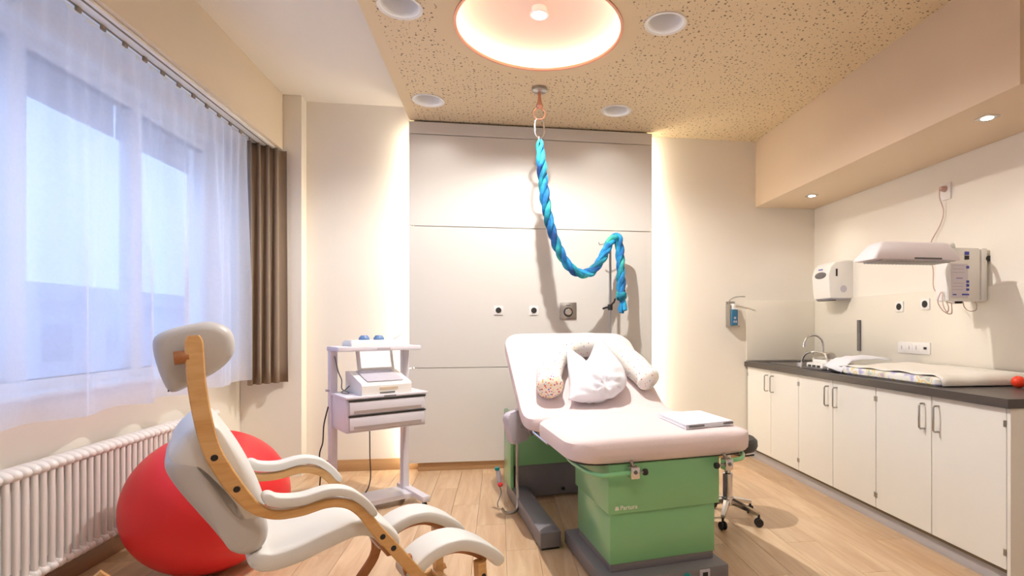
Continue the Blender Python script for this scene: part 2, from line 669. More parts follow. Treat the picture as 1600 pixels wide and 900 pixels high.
# ------------------------------------------------------------------ room shell
WL, WR, WB, WF = -2.12, 3.08, 4.92, -1.6          # left, right, back, front wall planes
CEIL, PERF = 3.20, 3.05
floor = struct(obj('floor', boxm(WL - .3, WR + .2, WF - .2, WB + .2, -.15, -.011), 'gap'), 'pale oak laminate floor of long planks')
pm = finish(boxm(0, .1785, 0, 1.198, -.012, 0, bev=.0009, seg=1))
pm.materials.append(M['floor'])
row = 0
x = WL
while x < WR - .3:
    off = (row * .413) % 1.2
    y = WF - off
    while y < WB:
        if y + 1.2 > WF:
            p = obj('plank', pm, None, floor, (x, y, 0))
            if y + 1.2 > WB + .15:
                p.scale.y = (WB + .1 - y) / 1.198
        y += 1.2
    x += .18
    row += 1

wall_back = struct(obj('wall_back', boxm(WL - .3, WR + .2, WB, WB + .15, 0, 3.35), 'wall'), 'cream back wall washed by light beside white panels')
for z0, z1 in ((.075, .896), (.901, 2.128), (2.133, 2.925), (2.930, 3.035)):
    obj('panel', boxm(-.772, 1.393, 4.80, 4.825, z0, z1, bev=.002, seg=1), 'panel', wall_back)
obj('panel_carcass', boxm(-.732, 1.355, 4.8252, 4.919, .075, 3.045), 'gap', wall_back)
struct(obj('baseboard_back', boxm(-.70, 1.32, 4.822, 4.84, 0, .075, bev=.002), 'skirt'))
bb = struct(obj('baseboard_alcove', boxm(-1.64, -.66, 4.904, 4.919, 0, .10, bev=.003), 'skirt'))
struct(obj('baseboard_right', boxm(1.28, 2.36, 4.904, 4.919, 0, .10, bev=.003), 'skirt'))
struct(obj('wall_right', boxm(WR, WR + .15, WF - .2, WB + .2, 0, 3.35), 'wall'), 'cream right wall above the long counter')
struct(obj('wall_front', boxm(WL - .3, WR + .2, WF - .15, WF, 0, 3.35), 'wall'), 'cream wall behind the viewer')

# window wall: sill wall, lintel and end piers round one long opening
WY0, WY1, WZ0, WZ1 = .35, 4.52, .93, 2.66
bm = B()
box(bm, WL - .26, WL, WF - .2, WB, 0, WZ0)
box(bm, WL - .26, WL, WF - .2, WB, WZ1, 3.35)
box(bm, WL - .26, WL, WF - .2, WY0, WZ0, WZ1)
box(bm, WL - .26, WL, WY1, WB, WZ0, WZ1)
struct(obj('wall_left', bm, 'wall'), 'cream window wall behind the radiator')
struct(obj('baseboard_left', boxm(WL, WL + .016, WF, 4.80, 0, .095, bev=.003), 'skirt_d'))
struct(obj('trim_1', boxm(WL + .001, -1.79, WF, 4.799, 2.735, CEIL - .001), 'beam'), 'beige beam above the curtain rail')
struct(obj('trim_2', boxm(WL + .001, -1.645, 4.80, 4.919, 0, CEIL - .001), 'wall'), 'narrow corner pier beside the taupe curtain')
struct(obj('ceiling', boxm(WL - .3, WR + .2, WF - .2, WB + .2, CEIL, 3.4), 'plaster'), 'plain white ceiling strip beside the window')
struct(obj('trim_3', boxm(2.46, WR - .001, 2.24, WB - .001, 2.415, CEIL - .001, bev=.004), 'soffit'), 'long beige soffit over the counter')

# dropped acoustic board with round cut-outs
DOWNS = [(-.555, 4.38), (.962, 4.37), (-.55, 3.12), (.972, 3.07), (-.55, 1.86), (.972, 1.8), (-.55, .4), (.972, .4)]
FILL_LAMP = Vector((.24, .55, 3.05))  # unseen dish lamp added behind the viewer to fill the room
DR = .112
circles = [((LAMP.x, LAMP.y), .5), ((FILL_LAMP.x, FILL_LAMP.y), .5)] + [(c, DR) for c in DOWNS]
X0, X1, Y0, Y1 = -.77, WR - .002, WF + .001, WB - .001
verts = [Vector(p) for p in ((X0, Y0), (X1, Y0), (X1, Y1), (X0, Y1))]
edges = [(0, 1), (1, 2), (2, 3), (3, 0)]
for (c, r) in circles:
    n = 64 if r > .3 else 28
    s = len(verts)
    verts += [Vector((c[0] + r * math.cos(2 * math.pi * k / n), c[1] + r * math.sin(2 * math.pi * k / n))) for k in range(n)]
    edges += [(s + k, s + (k + 1) % n) for k in range(n)]
vo, eo, fo, *_ = geometry.delaunay_2d_cdt(verts, edges, [], 0, 1e-5)
bm = B()
bv = [bm.verts.new((v.x, v.y, PERF)) for v in vo]
for f in fo:
    cc = sum((vo[i] for i in f), Vector((0, 0))) / len(f)
    if any((cc - Vector(c)).length < r * .999 for c, r in circles):
        continue
    bm.faces.new([bv[i] for i in f])
box(bm, X0, X0 + .012, Y0, Y1, PERF + .001, CEIL - .001)
me = finish(bm)
struct(obj('ceiling_board', me, 'perf'), 'dropped acoustic ceiling board with scattered perforations')

# glass splashbacks
sp = struct(obj('trim_4', boxm(2.365, WR - .012, 4.905, 4.919, .93, 1.505, bev=.002), 'splash'), 'pale glass splashback on the back wall by the sink')
sp2 = struct(obj('trim_5', boxm(WR - .012, WR - .001, 2.0, 4.904, .93, 1.515, bev=.002), 'splash'), 'long pale glass splashback behind the changing mat')

# ------------------------------------------------------------------ window
win = struct(bpy.data.objects.new('window_1', None), 'long window seen through the sheer curtain')
C.objects.link(win)
win.location = (WL - .14, 0, 0)
bm = B()
for (a, b_, c, d) in ((WY0, WY1, WZ0, WZ0 + .07), (WY0, WY1, WZ1 - .07, WZ1)):
    box(bm, -.035, .035, a, b_, c, d, bev=.004)
for y in (WY0, WY1 - .07):
    box(bm, -.035, .035, y, y + .07, WZ0 + .07, WZ1 - .07, bev=.004)
obj('window_frame', bm, 'frame', win)
NP = 5
pw = (WY1 - WY0) / NP
for i in range(1, NP):
    y = WY0 + i * pw
    obj('mullion', boxm(-.035, .035, y - .05, y + .05, WZ0 + .07, WZ1 - .07, bev=.004), 'frame', win)
for i in range(NP):
    y = WY0 + i * pw
    a, b_ = y + (.07 if i == 0 else .05), y + pw - (.07 if i == NP - 1 else .05)
    obj('pane', boxm(-.004, .004, a, b_, WZ0 + .07, WZ1 - .07), 'pane', win)
    obj('shutter', boxm(-.10, -.08, a - .03, b_ + .03, WZ1 - .24, WZ1 - .02, bev=.004), 'shutter', win)
obj('window_sill', boxm(-.02 + .055, .19, WY0, WY1, WZ0 - .001, WZ0 + .025, bev=.006), 'frame', win)

# far house, dim through the voile
hb = thing('distant_house', 'hazy blue-grey house seen through the sheer curtain', 'building', (-24, 16, -4))
obj('wall', boxm(-4, 4, -60, 60, 0, 6.4), 'haze', hb)
bm = B()
loft(bm, [[(-4.6, y, 6.4), (4.6, y, 6.4), (0, y, 7.6)] for y in (-60.5, 60.5)])
obj('roof', bm, 'hazer', hb)
for k in range(9):
    obj('window', boxm(4.0, 4.06, -16.4 + k * 3.9, -14.8 + k * 3.9, 3.7, 5.3), 'shutter', hb)

# ------------------------------------------------------------------ curtains
rail = thing('curtain_rail', 'white curtain rail under the beam above the window', 'curtain rail', (0, 0, 0))
bm = B()
box(bm, -1.925, -1.815, WF + .05, 4.70, 2.716, 2.734, bev=.003)
obj('track', bm, 'white', rail)
for xx in (-1.90, -1.84):
    obj('groove', boxm(xx - .004, xx + .004, WF + .06, 4.69, 2.712, 2.717), 'gap', rail)

def curtain_surface(bm, y0, y1, zt, zb, xf, ny, nz):
    grid = []
    for j in range(nz + 1):
        t = j / nz
        z = zt + (zb - zt) * t
        rowv = []
        for i in range(ny + 1):
            s = i / ny
            x_, y_ = xf(s, t)
            rowv.append(bm.verts.new((x_, y_, z)))
        grid.append(rowv)
    for j in range(nz):
        for i in range(ny):
            bm.faces.new((grid[j][i], grid[j][i + 1], grid[j + 1][i + 1], grid[j + 1][i]))
    return bm

def sheer_fold(s, t):
    yy = .2 + s * (4.43 - .2)
    q = yy * 2 * math.pi
    top = .012 * math.sin(q / .115)
    ph = q / .44 + .9 * math.sin(q / 1.7)
    low = .052 * math.sin(ph) + .016 * math.sin(2 * ph + .8) + .006 * math.sin(q / .13) + .014 * math.sin(q / 1.1 + 2)
    k = min(1, t * 1.6) ** 1.1
    return -1.915 + top * (1 - k) + low * k, yy + .055 * math.sin(ph + 1.9) * k
cs = thing('sheer_curtain', 'long white sheer curtain hanging in folds before the window', 'curtain')
obj('voile', finish(curtain_surface(B(), 0, 0, 2.695, .845, sheer_fold, 520, 18), True), 'sheer', cs)
gl = finish(boxm(-.006, .006, -.016, .016, -.012, .012, bev=.003, seg=1))
gl.materials.append(M['gap'])
y = .26
while y < 4.5:
    obj('glider', gl, None, rail, (-1.895, y, 2.701))
    y += .155

def taupe_fold(s, t):
    # bunched against the corner pier, slightly fuller low down
    q = s * 2 * math.pi * 4.2
    k = .75 + .25 * t
    return -1.945 + .175 * s ** 1.1 + .038 * math.sin(q) * k, 4.50 + .24 * s + .035 * math.cos(q * .97 + .6) * k
ct = thing('taupe_curtain', 'taupe side curtain gathered beside the corner pier', 'curtain')
bm = curtain_surface(B(), 0, 0, 2.712, .80, taupe_fold, 120, 14)
o = obj('drape', finish(bm, True), 'taupe', ct)
md = o.modifiers.new('thick', 'SOLIDIFY')
md.thickness = .004

# ------------------------------------------------------------------ radiator
rad = thing('radiator', 'white tubular column radiator under the window', 'radiator', (-2.03, 0, 0))
RY0, RY1, RZ0, RZ1 = 1.7, 4.12, .15, .665
NC = int((RY1 - RY0) / .046)
cm = B()
for dx in (-.032, .032):
    tube(cm, [(dx, 0, RZ0 + .035), (dx, 0, RZ1 - .035)], .0125 if dx > 0 else .010, 10)
for z in (RZ0 + .03, RZ1 - .03):
    pts = [(.056 * math.cos(a), 0, z + .030 * math.sin(a)) for a in [2 * math.pi * k / 14 for k in range(14)]]
    secs = []
    for yy, sc in ((-.021, .55), (-.017, .86), (-.008, 1), (.008, 1), (.017, .86), (.021, .55)):
        secs.append([(p[0] * sc, yy, z + (p[2] - z) * sc) for p in pts])
    loft(cm, secs)
cme = finish(cm, True, 50)
cme.materials.append(M['white_rad'])
for k in range(NC):
    obj('column', cme, None, rad, (0, RY0 + .023 + k * .046, 0))
for z in (RZ0 + .03, RZ1 - .03):
    obj('header_pipe', tubem([(0, RY0, z), (0, RY1, z)], .018, 10), 'white_rad', rad)
bm = B()
tube(bm, [(0, RY1 - .02, RZ1 - .03), (0, RY1 + .05, RZ1 - .03)], .014, 10)
obj('valve', bm, 'white', rad)
obj('thermostat', lathem([(0, 0), (.02, 0), (.024, .01), (.024, .06), (.018, .07), (0, .07)], 16, Matrix.Translation((0, RY1 + .05, RZ1 - .03)) @ Matrix.Rotation(R(-90), 4, 'X')), 'white', rad)
for yy in (RY0 + .25, RY1 - .25):
    obj('bracket', boxm(-.09, -.03, yy - .012, yy + .012, RZ0 + .2, RZ0 + .24), 'white', rad)
for yy in (RY0 + .07, RY1 - .07):
    obj('supply_pipe', tubem([(0, yy, RZ0 + .02), (0, yy, .0)], .009, 8), 'white', rad)

# ------------------------------------------------------------------ ceiling fixtures
def dish_lamp(center, label, lit_spot):
    t = thing('ceiling_dish_lamp', label, 'lamp', center)
    # bowl hidden behind a narrow lip; light ring sits in the cove
    n = 64
    obj('bowl', lathem([(.60, .006), (.60, .06), (.57, .10), (.50, .118), (.38, .128), (.2, .133), (.001, .134)], n), 'dish', t)
    obj('lip', lathem([(.508, -.006), (.492, -.006), (.490, .004), (.494, .010), (.60, .010), (.60, .004), (.508, .0), (.508, -.006)], n), 'copper', t)
    obj('light_ring', lathem([(.53, .014), (.585, .014), (.585, .05), (.575, .05), (.575, .022), (.53, .022), (.53, .014)], n), 'ring', t)
    s = obj('spot', lathem([(0, .10), (.052, .10), (.058, .094), (.052, .088), (.046, .09), (.046, .134)], 28), 'white', t)
    obj('lens', lathem([(0, .095), (.043, .095), (.043, .099), (0, .099)], 24), 'spot', s)
    return t
dish_lamp(LAMP, 'large round glowing ceiling lamp above the bed', True)
dish_lamp(FILL_LAMP, 'round ceiling lamp added behind the viewer as fill light', True)
WARM = (1, .80, .60)
for L, e in ((LAMP, E_SPOT), (FILL_LAMP, E_SPOT * .16)):
    light('dish_lamp_spot', 'SPOT', (L.x, L.y, L.z + .085), e, (1, .965, .92), spot_size=R(158), spot_blend=.4, shadow_soft_size=.022)

proto = None
where = ['recessed white ceiling downlight at back left, left of the rope hook', 'recessed white ceiling downlight at back right, right of the rope hook',
         'larger looking recessed downlight at top left of the big round lamp', 'recessed downlight cut by the top edge, right of the big round lamp']
for i, c in enumerate(DOWNS):
    if proto is None:
        t = thing('downlight', where[0], 'lamp', (c[0], c[1], PERF), group='recessed ceiling downlights')
        obj('ring', lathem([(.126, -.001), (.124, -.006), (.112, -.007), (.106, -.003), (.104, .004), (.113, .004), (.126, -.001)], 28), 'white', t)
        obj('reflector', lathem([(.109, .0), (.098, .012), (.094, .07), (.092, .138)], 28), 'white', t)
        obj('diffuser', lathem([(0, .130), (.094, .130), (.094, .137), (0, .137)], 24), 'down', t)
        proto = t
    else:
        t = copy_tree(proto)
        t.location = (c[0], c[1], PERF)
    t['label'] = where[i] if i < 4 else ['added fill downlight over the viewer, left of the room axis', 'added fill downlight over the viewer, right of the room axis', 'rearmost added fill downlight on the window side', 'rearmost added fill downlight on the counter side'][i - 4]
    if i >= 4:
        light('downlight_lamp', 'SPOT', (c[0], c[1], PERF - .012), E_FILL, (1, .97, .93), spot_size=R(150), spot_blend=.5, shadow_soft_size=.09)  # out-of-view downlights added to brighten the room
    else:
        light('downlight_lamp', 'SPOT', (c[0], c[1], PERF - .012), E_DOWN, (1, .95, .90), spot_size=R(150), spot_blend=.5, shadow_soft_size=.09)

for xy, lab in (((2.67, 2.62), 'small square chrome spotlight in the soffit, the nearer one'), ((2.73, 4.40), 'small chrome spotlight in the soffit near the back corner')):
    t = thing('soffit_spotlight', lab, 'lamp', (xy[0], xy[1], 2.415), group='soffit spotlights')
    obj('bezel', prism(B(), rrect(-.045, .045, -.045, .045, .012), -.005, .0, bev=.0015), 'chrome', t)
    obj('lens', lathem([(0, -.0075), (.028, -.0075), (.03, -.004), (0, -.004)], 20), 'sspot', t)
    light('soffit_lamp', 'SPOT', (xy[0], xy[1], 2.405), E_SOFFIT, (1, .96, .90), spot_size=R(120), spot_blend=.6, shadow_soft_size=.03)

# LED strips tucked behind both edges of the back panels
for x0, lab in ((-.75, 'thin warm light strip behind the left edge of the wall panels'), (1.362, 'thin warm light strip behind the right edge of the wall panels')):
    t = thing('led_strip', lab, 'light strip', (x0, 4.85, 0), group='light strips behind the panels')
    obj('profile', boxm(-.004, .014, -.02, -.012, .09, 2.98), 'steel', t)
    obj('diffuser', boxm(-.004, .014, -.012, .004, .09, 2.98), 'led', t)

# ------------------------------------------------------------------ hook, rope
hk = thing('ceiling_hook', 'grey round ceiling plate with copper swivel, ring and carabiner', 'hook', (.30, 4.04, PERF))
obj('plate', lathem([(0, -.03), (.045, -.03), (.058, -.022), (.060, 0), (0, 0)], 28), 'steel', hk)
obj('swivel', lathem([(0, -.155), (.022, -.15), (.028, -.135), (.016, -.10), (.011, -.06), (.013, -.03), (0, -.03)], 16), 'copper', hk)
obj('ring', tubem([(.043 * math.cos(a), .006 * math.sin(2 * a), -.192 + .043 * math.sin(a)) for a in [2 * math.pi * k / 24 for k in range(24)]], .006, 8, closed=True), 'copper', hk)
def link(cz, a, b, ry):
    pts = []
    for k in range(20):
        q = 2 * math.pi * k / 20
        c, s = math.cos(q), math.sin(q)
        px_ = a * math.copysign(abs(c) ** .8, c)
        pts.append((px_ * math.cos(ry), px_ * math.sin(ry), cz + b * math.copysign(abs(s) ** .7, s)))
    return tubem(pts, .0055, 8, closed=True)
obj('carabiner', link(-.298, .036, .072, .1), 'chrome', hk)
obj('link', link(-.383, .012, .024, 1.2), 'chrome', hk)

rope = thing('twisted_rope', 'blue and teal twisted cloth rope hung from the ceiling hook', 'rope', (0, 0, 0))
path = catmull([(0.302, 4.04, 2.665), (0.307, 4.061, 2.585), (0.321, 4.092, 2.449), (0.349, 4.139, 2.232), (0.401, 4.196, 2.032), (0.484, 4.253, 1.841), (0.568, 4.311, 1.736), (0.663, 4.359, 1.69), (0.759, 4.407, 1.714), (0.844, 4.444, 1.809), (0.91, 4.482, 1.931), (0.955, 4.51, 2.006), (0.997, 4.51, 2.017), (1.018, 4.51, 1.959), (1.028, 4.505, 1.824), (1.034, 4.5, 1.678), (1.036, 4.5, 1.547)], 14)
fr = frames(path)
for k, mname in enumerate(('rope1', 'rope2', 'rope3')):
    strand = []
    acc = 0
    for i, p in enumerate(path):
        if i:
            acc += (p - path[i - 1]).length
        a = acc * 22 + k * 2 * math.pi / 3
        rr = .0185 * min(1, .5 + i / 14) * (1 + .15 * math.sin(acc * 31 + k))
        strand.append(p + (fr[i][1] * math.cos(a) + fr[i][2] * math.sin(a)) * rr)
    obj('strand', tubem(strand, lambda t: .0225 * min(1, .35 + t * 7) * (1 + .12 * math.sin(t * 60 + k * 2)), 8), mname, rope)
bm = B()
bmesh.ops.create_icosphere(bm, subdivisions=3, radius=.047, matrix=Matrix.Translation((1.034, 4.50, 1.526)))
for v in bm.verts:
    v.co += v.normal * .012 * noise.noise(v.co * 38)
obj('knot', bm, 'rope2', rope)
bm = B()
for k in range(5):
    a = k * 1.3
    e = Vector((1.044 + .03 * math.cos(a), 4.50 + .03 * math.sin(a), 1.395 - .02 * (k % 2)))
    tube(bm, [(1.036, 4.50, 1.51), ((1.036 + e.x) / 2 + .008, 4.50, 1.46), e], lambda t: .021 * (1 - .35 * t), 7, 4)
obj('tassel', bm, 'rope1', rope)

# infusion pole behind the bed head carrying the rope's end
pole = thing('infusion_pole', 'slim steel infusion pole behind the bed with black clamp', 'pole', (.950, 4.56, 0))
obj('rod', tubem([(0, 0, .02), (0, 0, 2.0)], .011, 12), 'steel', pole)
obj('hook_arm', tubem([(-.10, 0, 1.985), (-.09, 0, 1.965), (-.05, 0, 1.975), (0, 0, 1.995), (.05, 0, 1.975), (.09, 0, 1.965), (.10, 0, 1.985)], .005, 8, 5), 'steel', pole)
bm = B()
lathe(bm, [(0, 1.40), (.02, 1.40), (.022, 1.41), (.022, 1.44), (.02, 1.45), (0, 1.45)], 16)
tube(bm, [(0, 0, 1.425), (-.04, -.02, 1.422), (-.07, -.03, 1.412)], .008, 8)
tube(bm, [(0, 0, 1.435), (.03, -.02, 1.47), (.04, -.02, 1.50)], .008, 8)
obj('clamp', bm, 'black', pole)
bm = B()
for k in range(5):
    a = 2 * math.pi * k / 5 + .4
    tube(bm, [(0, 0, .07), (.17 * math.cos(a), .17 * math.sin(a), .05)], .012, 8)
obj('star_base', bm, 'steel', pole)
for k in range(5):
    a = 2 * math.pi * k / 5 + .4
    obj('castor', lathem([(0, -.012), (.022, -.012), (.025, -.006), (.025, .006), (.022, .012), (0, .012)], 14, Matrix.Translation((.17 * math.cos(a), .17 * math.sin(a), .025)) @ Matrix.Rotation(R(90), 4, 'X')), 'black', pole)

# ------------------------------------------------------------------ sockets on the back panels
def socket(loc, rz, label, group):
    t = thing('wall_socket', label, 'socket', loc, rz, group)
    obj('plate', prism(B(), rrect(-.04, .04, -.04, .04, .006), 0, .010, bev=.002, mtx=Matrix.Rotation(R(90), 4, 'X')), 'socket', t)
    obj('insert', lathem([(0, .0108), (.021, .0108), (.0225, .0128), (.0255, .0128), (.0255, .009), (0, .009)], 24, Matrix.Rotation(R(90), 4, 'X')), 'dark', t)
    return t
socket((-.006, 4.80, 1.402), 0, 'white square wall socket on the back panel, left one', 'sockets on the back panel')
socket((.306, 4.80, 1.402), 0, 'white square wall socket on the back panel beside steel control', 'sockets on the back panel')
t = thing('wall_control', 'square steel wall control with round knob on the back panel', 'control', (.613, 4.80, 1.40))
RX = Matrix.Rotation(R(90), 4, 'X')
obj('plate', prism(B(), rrect(-.075, .075, -.075, .075, .006), 0, .012, bev=.002, mtx=RX), 'steel', t)
obj('knob', lathem([(0, .035), (.024, .035), (.03, .03), (.033, .012), (0, .012)], 24, Matrix.Translation((0, 0, -.012)) @ RX), 'chrome', t)
obj('knob_ring', lathem([(.034, .012), (.042, .012), (.042, .016), (.034, .016), (.034, .012)], 24, Matrix.Translation((0, 0, -.012)) @ RX), 'dark', t)
obj('marking', boxm(-.02, .02, -.0135, -.0118, .046, .052), 'dark', t)

# soap dispenser on the right part of the back wall
t = thing('soap_dispenser', 'blue bottle in wall dispenser with metal lever', 'dispenser', (2.205, 4.92, 1.26))
obj('bottle', prism(B(), rrect(-.034, .034, -.105, -.035, .014), .01, .16, bev=.006), 'bottle', t)
obj('label', boxm(-.026, .026, -.1065, -.105, .03, .13), mat('bottle_label', '#2b6a93', .4), t)
bm = B()
for k, (a, b_, c, d) in enumerate(((-.016, -.002, .035, .055), (.004, .018, .035, .055), (-.01, .01, .07, .09))):
    box(bm, a, b_, -.108, -.1064, c, d)
obj('label_print', bm, 'greyl', t)
obj('cap', prism(B(), rrect(-.026, .026, -.098, -.042, .02), .16, .215, bev=.006), 'white', t)
bm = B()
box(bm, -.045, -.036, -.09, 0, .0, .21, bev=.002)
box(bm, -.045, .045, -.115, 0, -.005, .008, bev=.002)
box(bm, -.045, .045, -.006, 0, 0, .24, bev=.002)
obj('bracket', bm, 'steel', t)
obj('lever', tubem([(-.04, -.05, .19), (-.036, -.06, .245), (0, -.085, .275), (.04, -.12, .282), (.085, -.14, .280)], .006, 8, 5), 'steel', t)

# ------------------------------------------------------------------ cabinets on the right
CX, CY0, CY1 = 2.372, 2.225, 4.90
dw = (CY1 - CY0) / 6
labs = ['white double-door base cabinet nearest the viewer', 'middle white double-door base cabinet under the changing mat', 'white double-door base cabinet in the back corner under the sink']
door_me = finish(boxm(0, .02, .0025, dw - .0025, .108, .872, bev=.0015, seg=1))
door_me.materials.append(M['cab'])
hb_ = B()
tube(hb_, [(0, 0, 0), (-.026, 0, 0), (-.034, 0, .008), (-.034, 0, .132), (-.026, 0, .14), (0, 0, .14)], .0055, 8)
handle_me = finish(hb_, True, 50)
handle_me.materials.append(M['steel'])
hinge_me = finish(boxm(-.004, .0, -.007, .007, -.016, .016, bev=.001, seg=1))
hinge_me.materials.append(M['steel'])
for i in range(3):
    y0 = CY0 + 2 * i * dw
    t = thing('base_cabinet', labs[i], 'cabinet', (CX, y0, 0), group='base cabinets under the counter')
    bm = B()
    box(bm, .0225, WR - CX - .002, .001, .018, .1, .874)
    box(bm, .0225, WR - CX - .002, 2 * dw - .018, 2 * dw - .001, .1, .874)
    box(bm, .0225, WR - CX - .002, .018, 2 * dw - .018, .1, .118)
    box(bm, WR - CX - .012, WR - CX - .002, .018, 2 * dw - .018, .118, .874)
    box(bm, .0225, .10, .018, 2 * dw - .018, .856, .874)
    obj('carcass', bm, 'cab', t)
    for k in range(2):
        d = obj('door', door_me, None, t, (0, k * dw, 0))
        hy = dw - .05 if k == 0 else .05
        obj('handle', handle_me, None, d, (0, hy, .685))
        for hz in (.19, .80):
            obj('hinge', hinge_me, None, d, (0, .008 if k == 0 else dw - .008, hz))
pl = thing('cabinet_plinth', 'grey plinth board running under all base cabinets', 'plinth', (CX, CY0, 0))
obj('board', boxm(.045, .06, 0, CY1 - CY0, .0, .078, bev=.002), 'plinth', pl)
obj('shade_strip', boxm(.030, .06, 0, CY1 - CY0, .079, .0985), 'plinth_shade', pl)  # brown strip painted in as the shade under the doors
obj('end_board', boxm(.061, WR - CX - .002, .02, .035, 0, .098), 'plinth', pl)
ep = tag(obj('end_panel', boxm(CX, WR - .002, CY0 - .020, CY0 - .001, .0, .874, bev=.001, seg=1), 'cab'), 'white end panel closing the cabinet row', 'panel')
SY0, SY1, SX0, SX1 = 4.20, 4.72, 2.50, 2.80
wt = thing('worktop', 'long dark anthracite worktop with inset sink over the cabinets', 'worktop', (0, 0, 0))
bm = B()
Wx0, Wx1, Wy0, Wy1, Wz0, Wz1 = CX - .025, WR - .002, CY0 - .03, WB - .004, .876, .920
vs = [Vector(p) for p in ((Wx0, Wy0), (Wx1, Wy0), (Wx1, Wy1), (Wx0, Wy1))]
ed = [(0, 1), (1, 2), (2, 3), (3, 0)]
hole = rrect(SX0, SX1, SY0, SY1, .05)
ed += [(4 + k, 4 + (k + 1) % len(hole)) for k in range(len(hole))]
vs += [Vector(p) for p in hole]
vo, eo, fo, *_ = geometry.delaunay_2d_cdt(vs, ed, [], 0, 1e-6)
for z in (Wz0, Wz1):
    bv = [bm.verts.new((v.x, v.y, z)) for v in vo]
    for f in fo:
        cc = sum((vo[i] for i in f), Vector((0, 0))) / len(f)
        if SX0 + .01 < cc.x < SX1 - .01 and SY0 + .01 < cc.y < SY1 - .01:
            continue
        bm.faces.new([bv[i] for i in f])
for ring in ([(Wx0, Wy0), (Wx1, Wy0), (Wx1, Wy1), (Wx0, Wy1)], hole):
    a = [bm.verts.new((x_, y_, Wz0)) for x_, y_ in ring]
    b_ = [bm.verts.new((x_, y_, Wz1)) for x_, y_ in ring]
    for k in range(len(ring)):
        l = (k + 1) % len(ring)
        bm.faces.new((a[k], a[l], b_[l], b_[k]))
obj('slab', bm, 'worktop', wt)
bm = B()
loft(bm, [[(x_, y_, z) for x_, y_ in rrect(SX0 + q, SX1 - q, SY0 + q, SY1 - q, .05)] for q, z in ((-.006, .9215), (.004, .9215), (.006, .90), (.02, .78), (.05, .765))], cap=False)
lo = [v for v in bm.verts if v.co.z < .766]
bm.faces.new(sorted(lo, key=lambda v: math.atan2(v.co.y - (SY0 + SY1) / 2, v.co.x - (SX0 + SX1) / 2)))
obj('sink_basin', bm, 'steel', wt)

t = thing('tap', 'chrome gooseneck tap at the sink in the corner', 'tap', (2.90, 4.50, .920))
obj('base', lathem([(0, 0), (.026, 0), (.026, .01), (.019, .02), (.019, .07), (.014, .08), (0, .08)], 20), 'chrome', t)
obj('spout', tubem([(0, 0, .07), (0, 0, .16), (-.01, 0, .215), (-.05, .01, .255), (-.10, .015, .26), (-.145, .02, .235), (-.165, .025, .19), (-.17, .025, .155)], .0105, 10, 5), 'chrome', t)
obj('lever', tubem([(0, -.015, .06), (-.01, -.045, .07), (-.02, -.085, .085)], .007, 8, 3), 'chrome', t)

t = thing('divider', 'clear upright splash divider beside the sink', 'divider', (2.62, 4.16, .921))
obj('sheet', boxm(0, .40, -.004, .004, 0, .28, bev=.002, seg=1), 'clear', t)
obj('foot', boxm(0, .40, -.012, .012, 0, .010, bev=.002, seg=1), 'steel', t)

tr_ = tag(obj('wall_strip', boxm(WR - .03, WR - .0125, 4.21, 4.245, 1.05, 1.315, bev=.004), 'grey_d'), 'slim dark vertical wall strip above the counter', 'strip')

# paper towel dispenser
t = thing('towel_dispenser', 'white paper towel dispenser on the right wall above the sink', 'dispenser', (WR, 4.47, 1.50))
sec = []
prof = [(-.0, 0), (-.205, 0), (-.215, .06), (-.225, .20), (-.205, .27), (-.16, .315), (-.08, .335), (0, .335)]
bm = B()
loft(bm, [[(x_ * s, y_, .01 + z_ * s2) for x_, z_ in prof] for y_, s, s2 in ((-.135, .93, .97), (-.125, 1, 1), (.125, 1, 1), (.135, .93, .97))])
obj('body', bm, 'white', t)
obj('base', boxm(-.19, 0, -.125, .125, -.002, .012, bev=.004), 'greyl', t)
bm = B()
lathe(bm, [(0, .004), (.06, .003), (.066, 0), (0, 0)], 24, Matrix.Translation((-.2235, 0, .215)) @ Matrix.Rotation(R(-88), 4, 'Y') @ Matrix.Diagonal((.45, 1.35, 1, 1)))
obj('view_window', bm, 'grey_d', t)
obj('slot', boxm(-.165, -.148, -.1375, -.134, .20, .265, bev=.003), 'dark', t)
obj('lock', lathem([(0, .003), (.03, .002), (.032, 0), (0, 0)], 20, Matrix.Translation((-.09, -.1345, .09)) @ RX), 'greyl', t)
obj('emblem', boxm(-.224, -.2205, -.03, .03, .262, .272), 'blueprint', t)
obj('outlet_lip', boxm(-.20, -.13, -.09, .09, -.012, -.002, bev=.003), 'grey_d', t)

# sockets on the right wall
socket((WR - .012, 3.76, 1.412), R(-90), 'white square socket with black insert on splashback, left one', 'sockets on the splashback')
socket((WR - .012, 3.505, 1.422), R(-90), 'white square socket with black insert on splashback, right one', 'sockets on the splashback')
t = thing('socket_bank', 'white four-gang socket bank low on the splashback', 'socket', (WR - .012, 3.615, 1.10), R(-90))
obj('plate', prism(B(), rrect(-.155, .155, -.042, .042, .006), 0, .010, bev=.002, mtx=RX), 'socket', t)
for k in range(4):
    xk = -.115 + k * .0767
    i_ = obj('insert', prism(B(), rrect(xk - .03, xk + .03, -.03, .03, .012), .0, .0115, bev=.002, mtx=RX), 'socket', t)
    if k == 3:
        obj('data_port', boxm(xk - .014, xk + .014, -.0128, -.011, -.008, .010), 'dark', i_)
    elif k == 2:
        obj('marking', boxm(xk - .012, xk - .004, -.0126, -.011, -.012, .016), 'greyprint', i_)
    else:
        obj('marking', boxm(xk - .004, xk + .004, -.0126, -.011, -.014, .014), 'greyprint', i_)
t = thing('high_socket', 'white wall socket high up with plugged lamp cable', 'socket', (WR, 3.335, 2.215), R(-90))
obj('plate', prism(B(), rrect(-.042, .042, -.075, .042, .006), 0, .012, bev=.002, mtx=RX), 'socket', t)
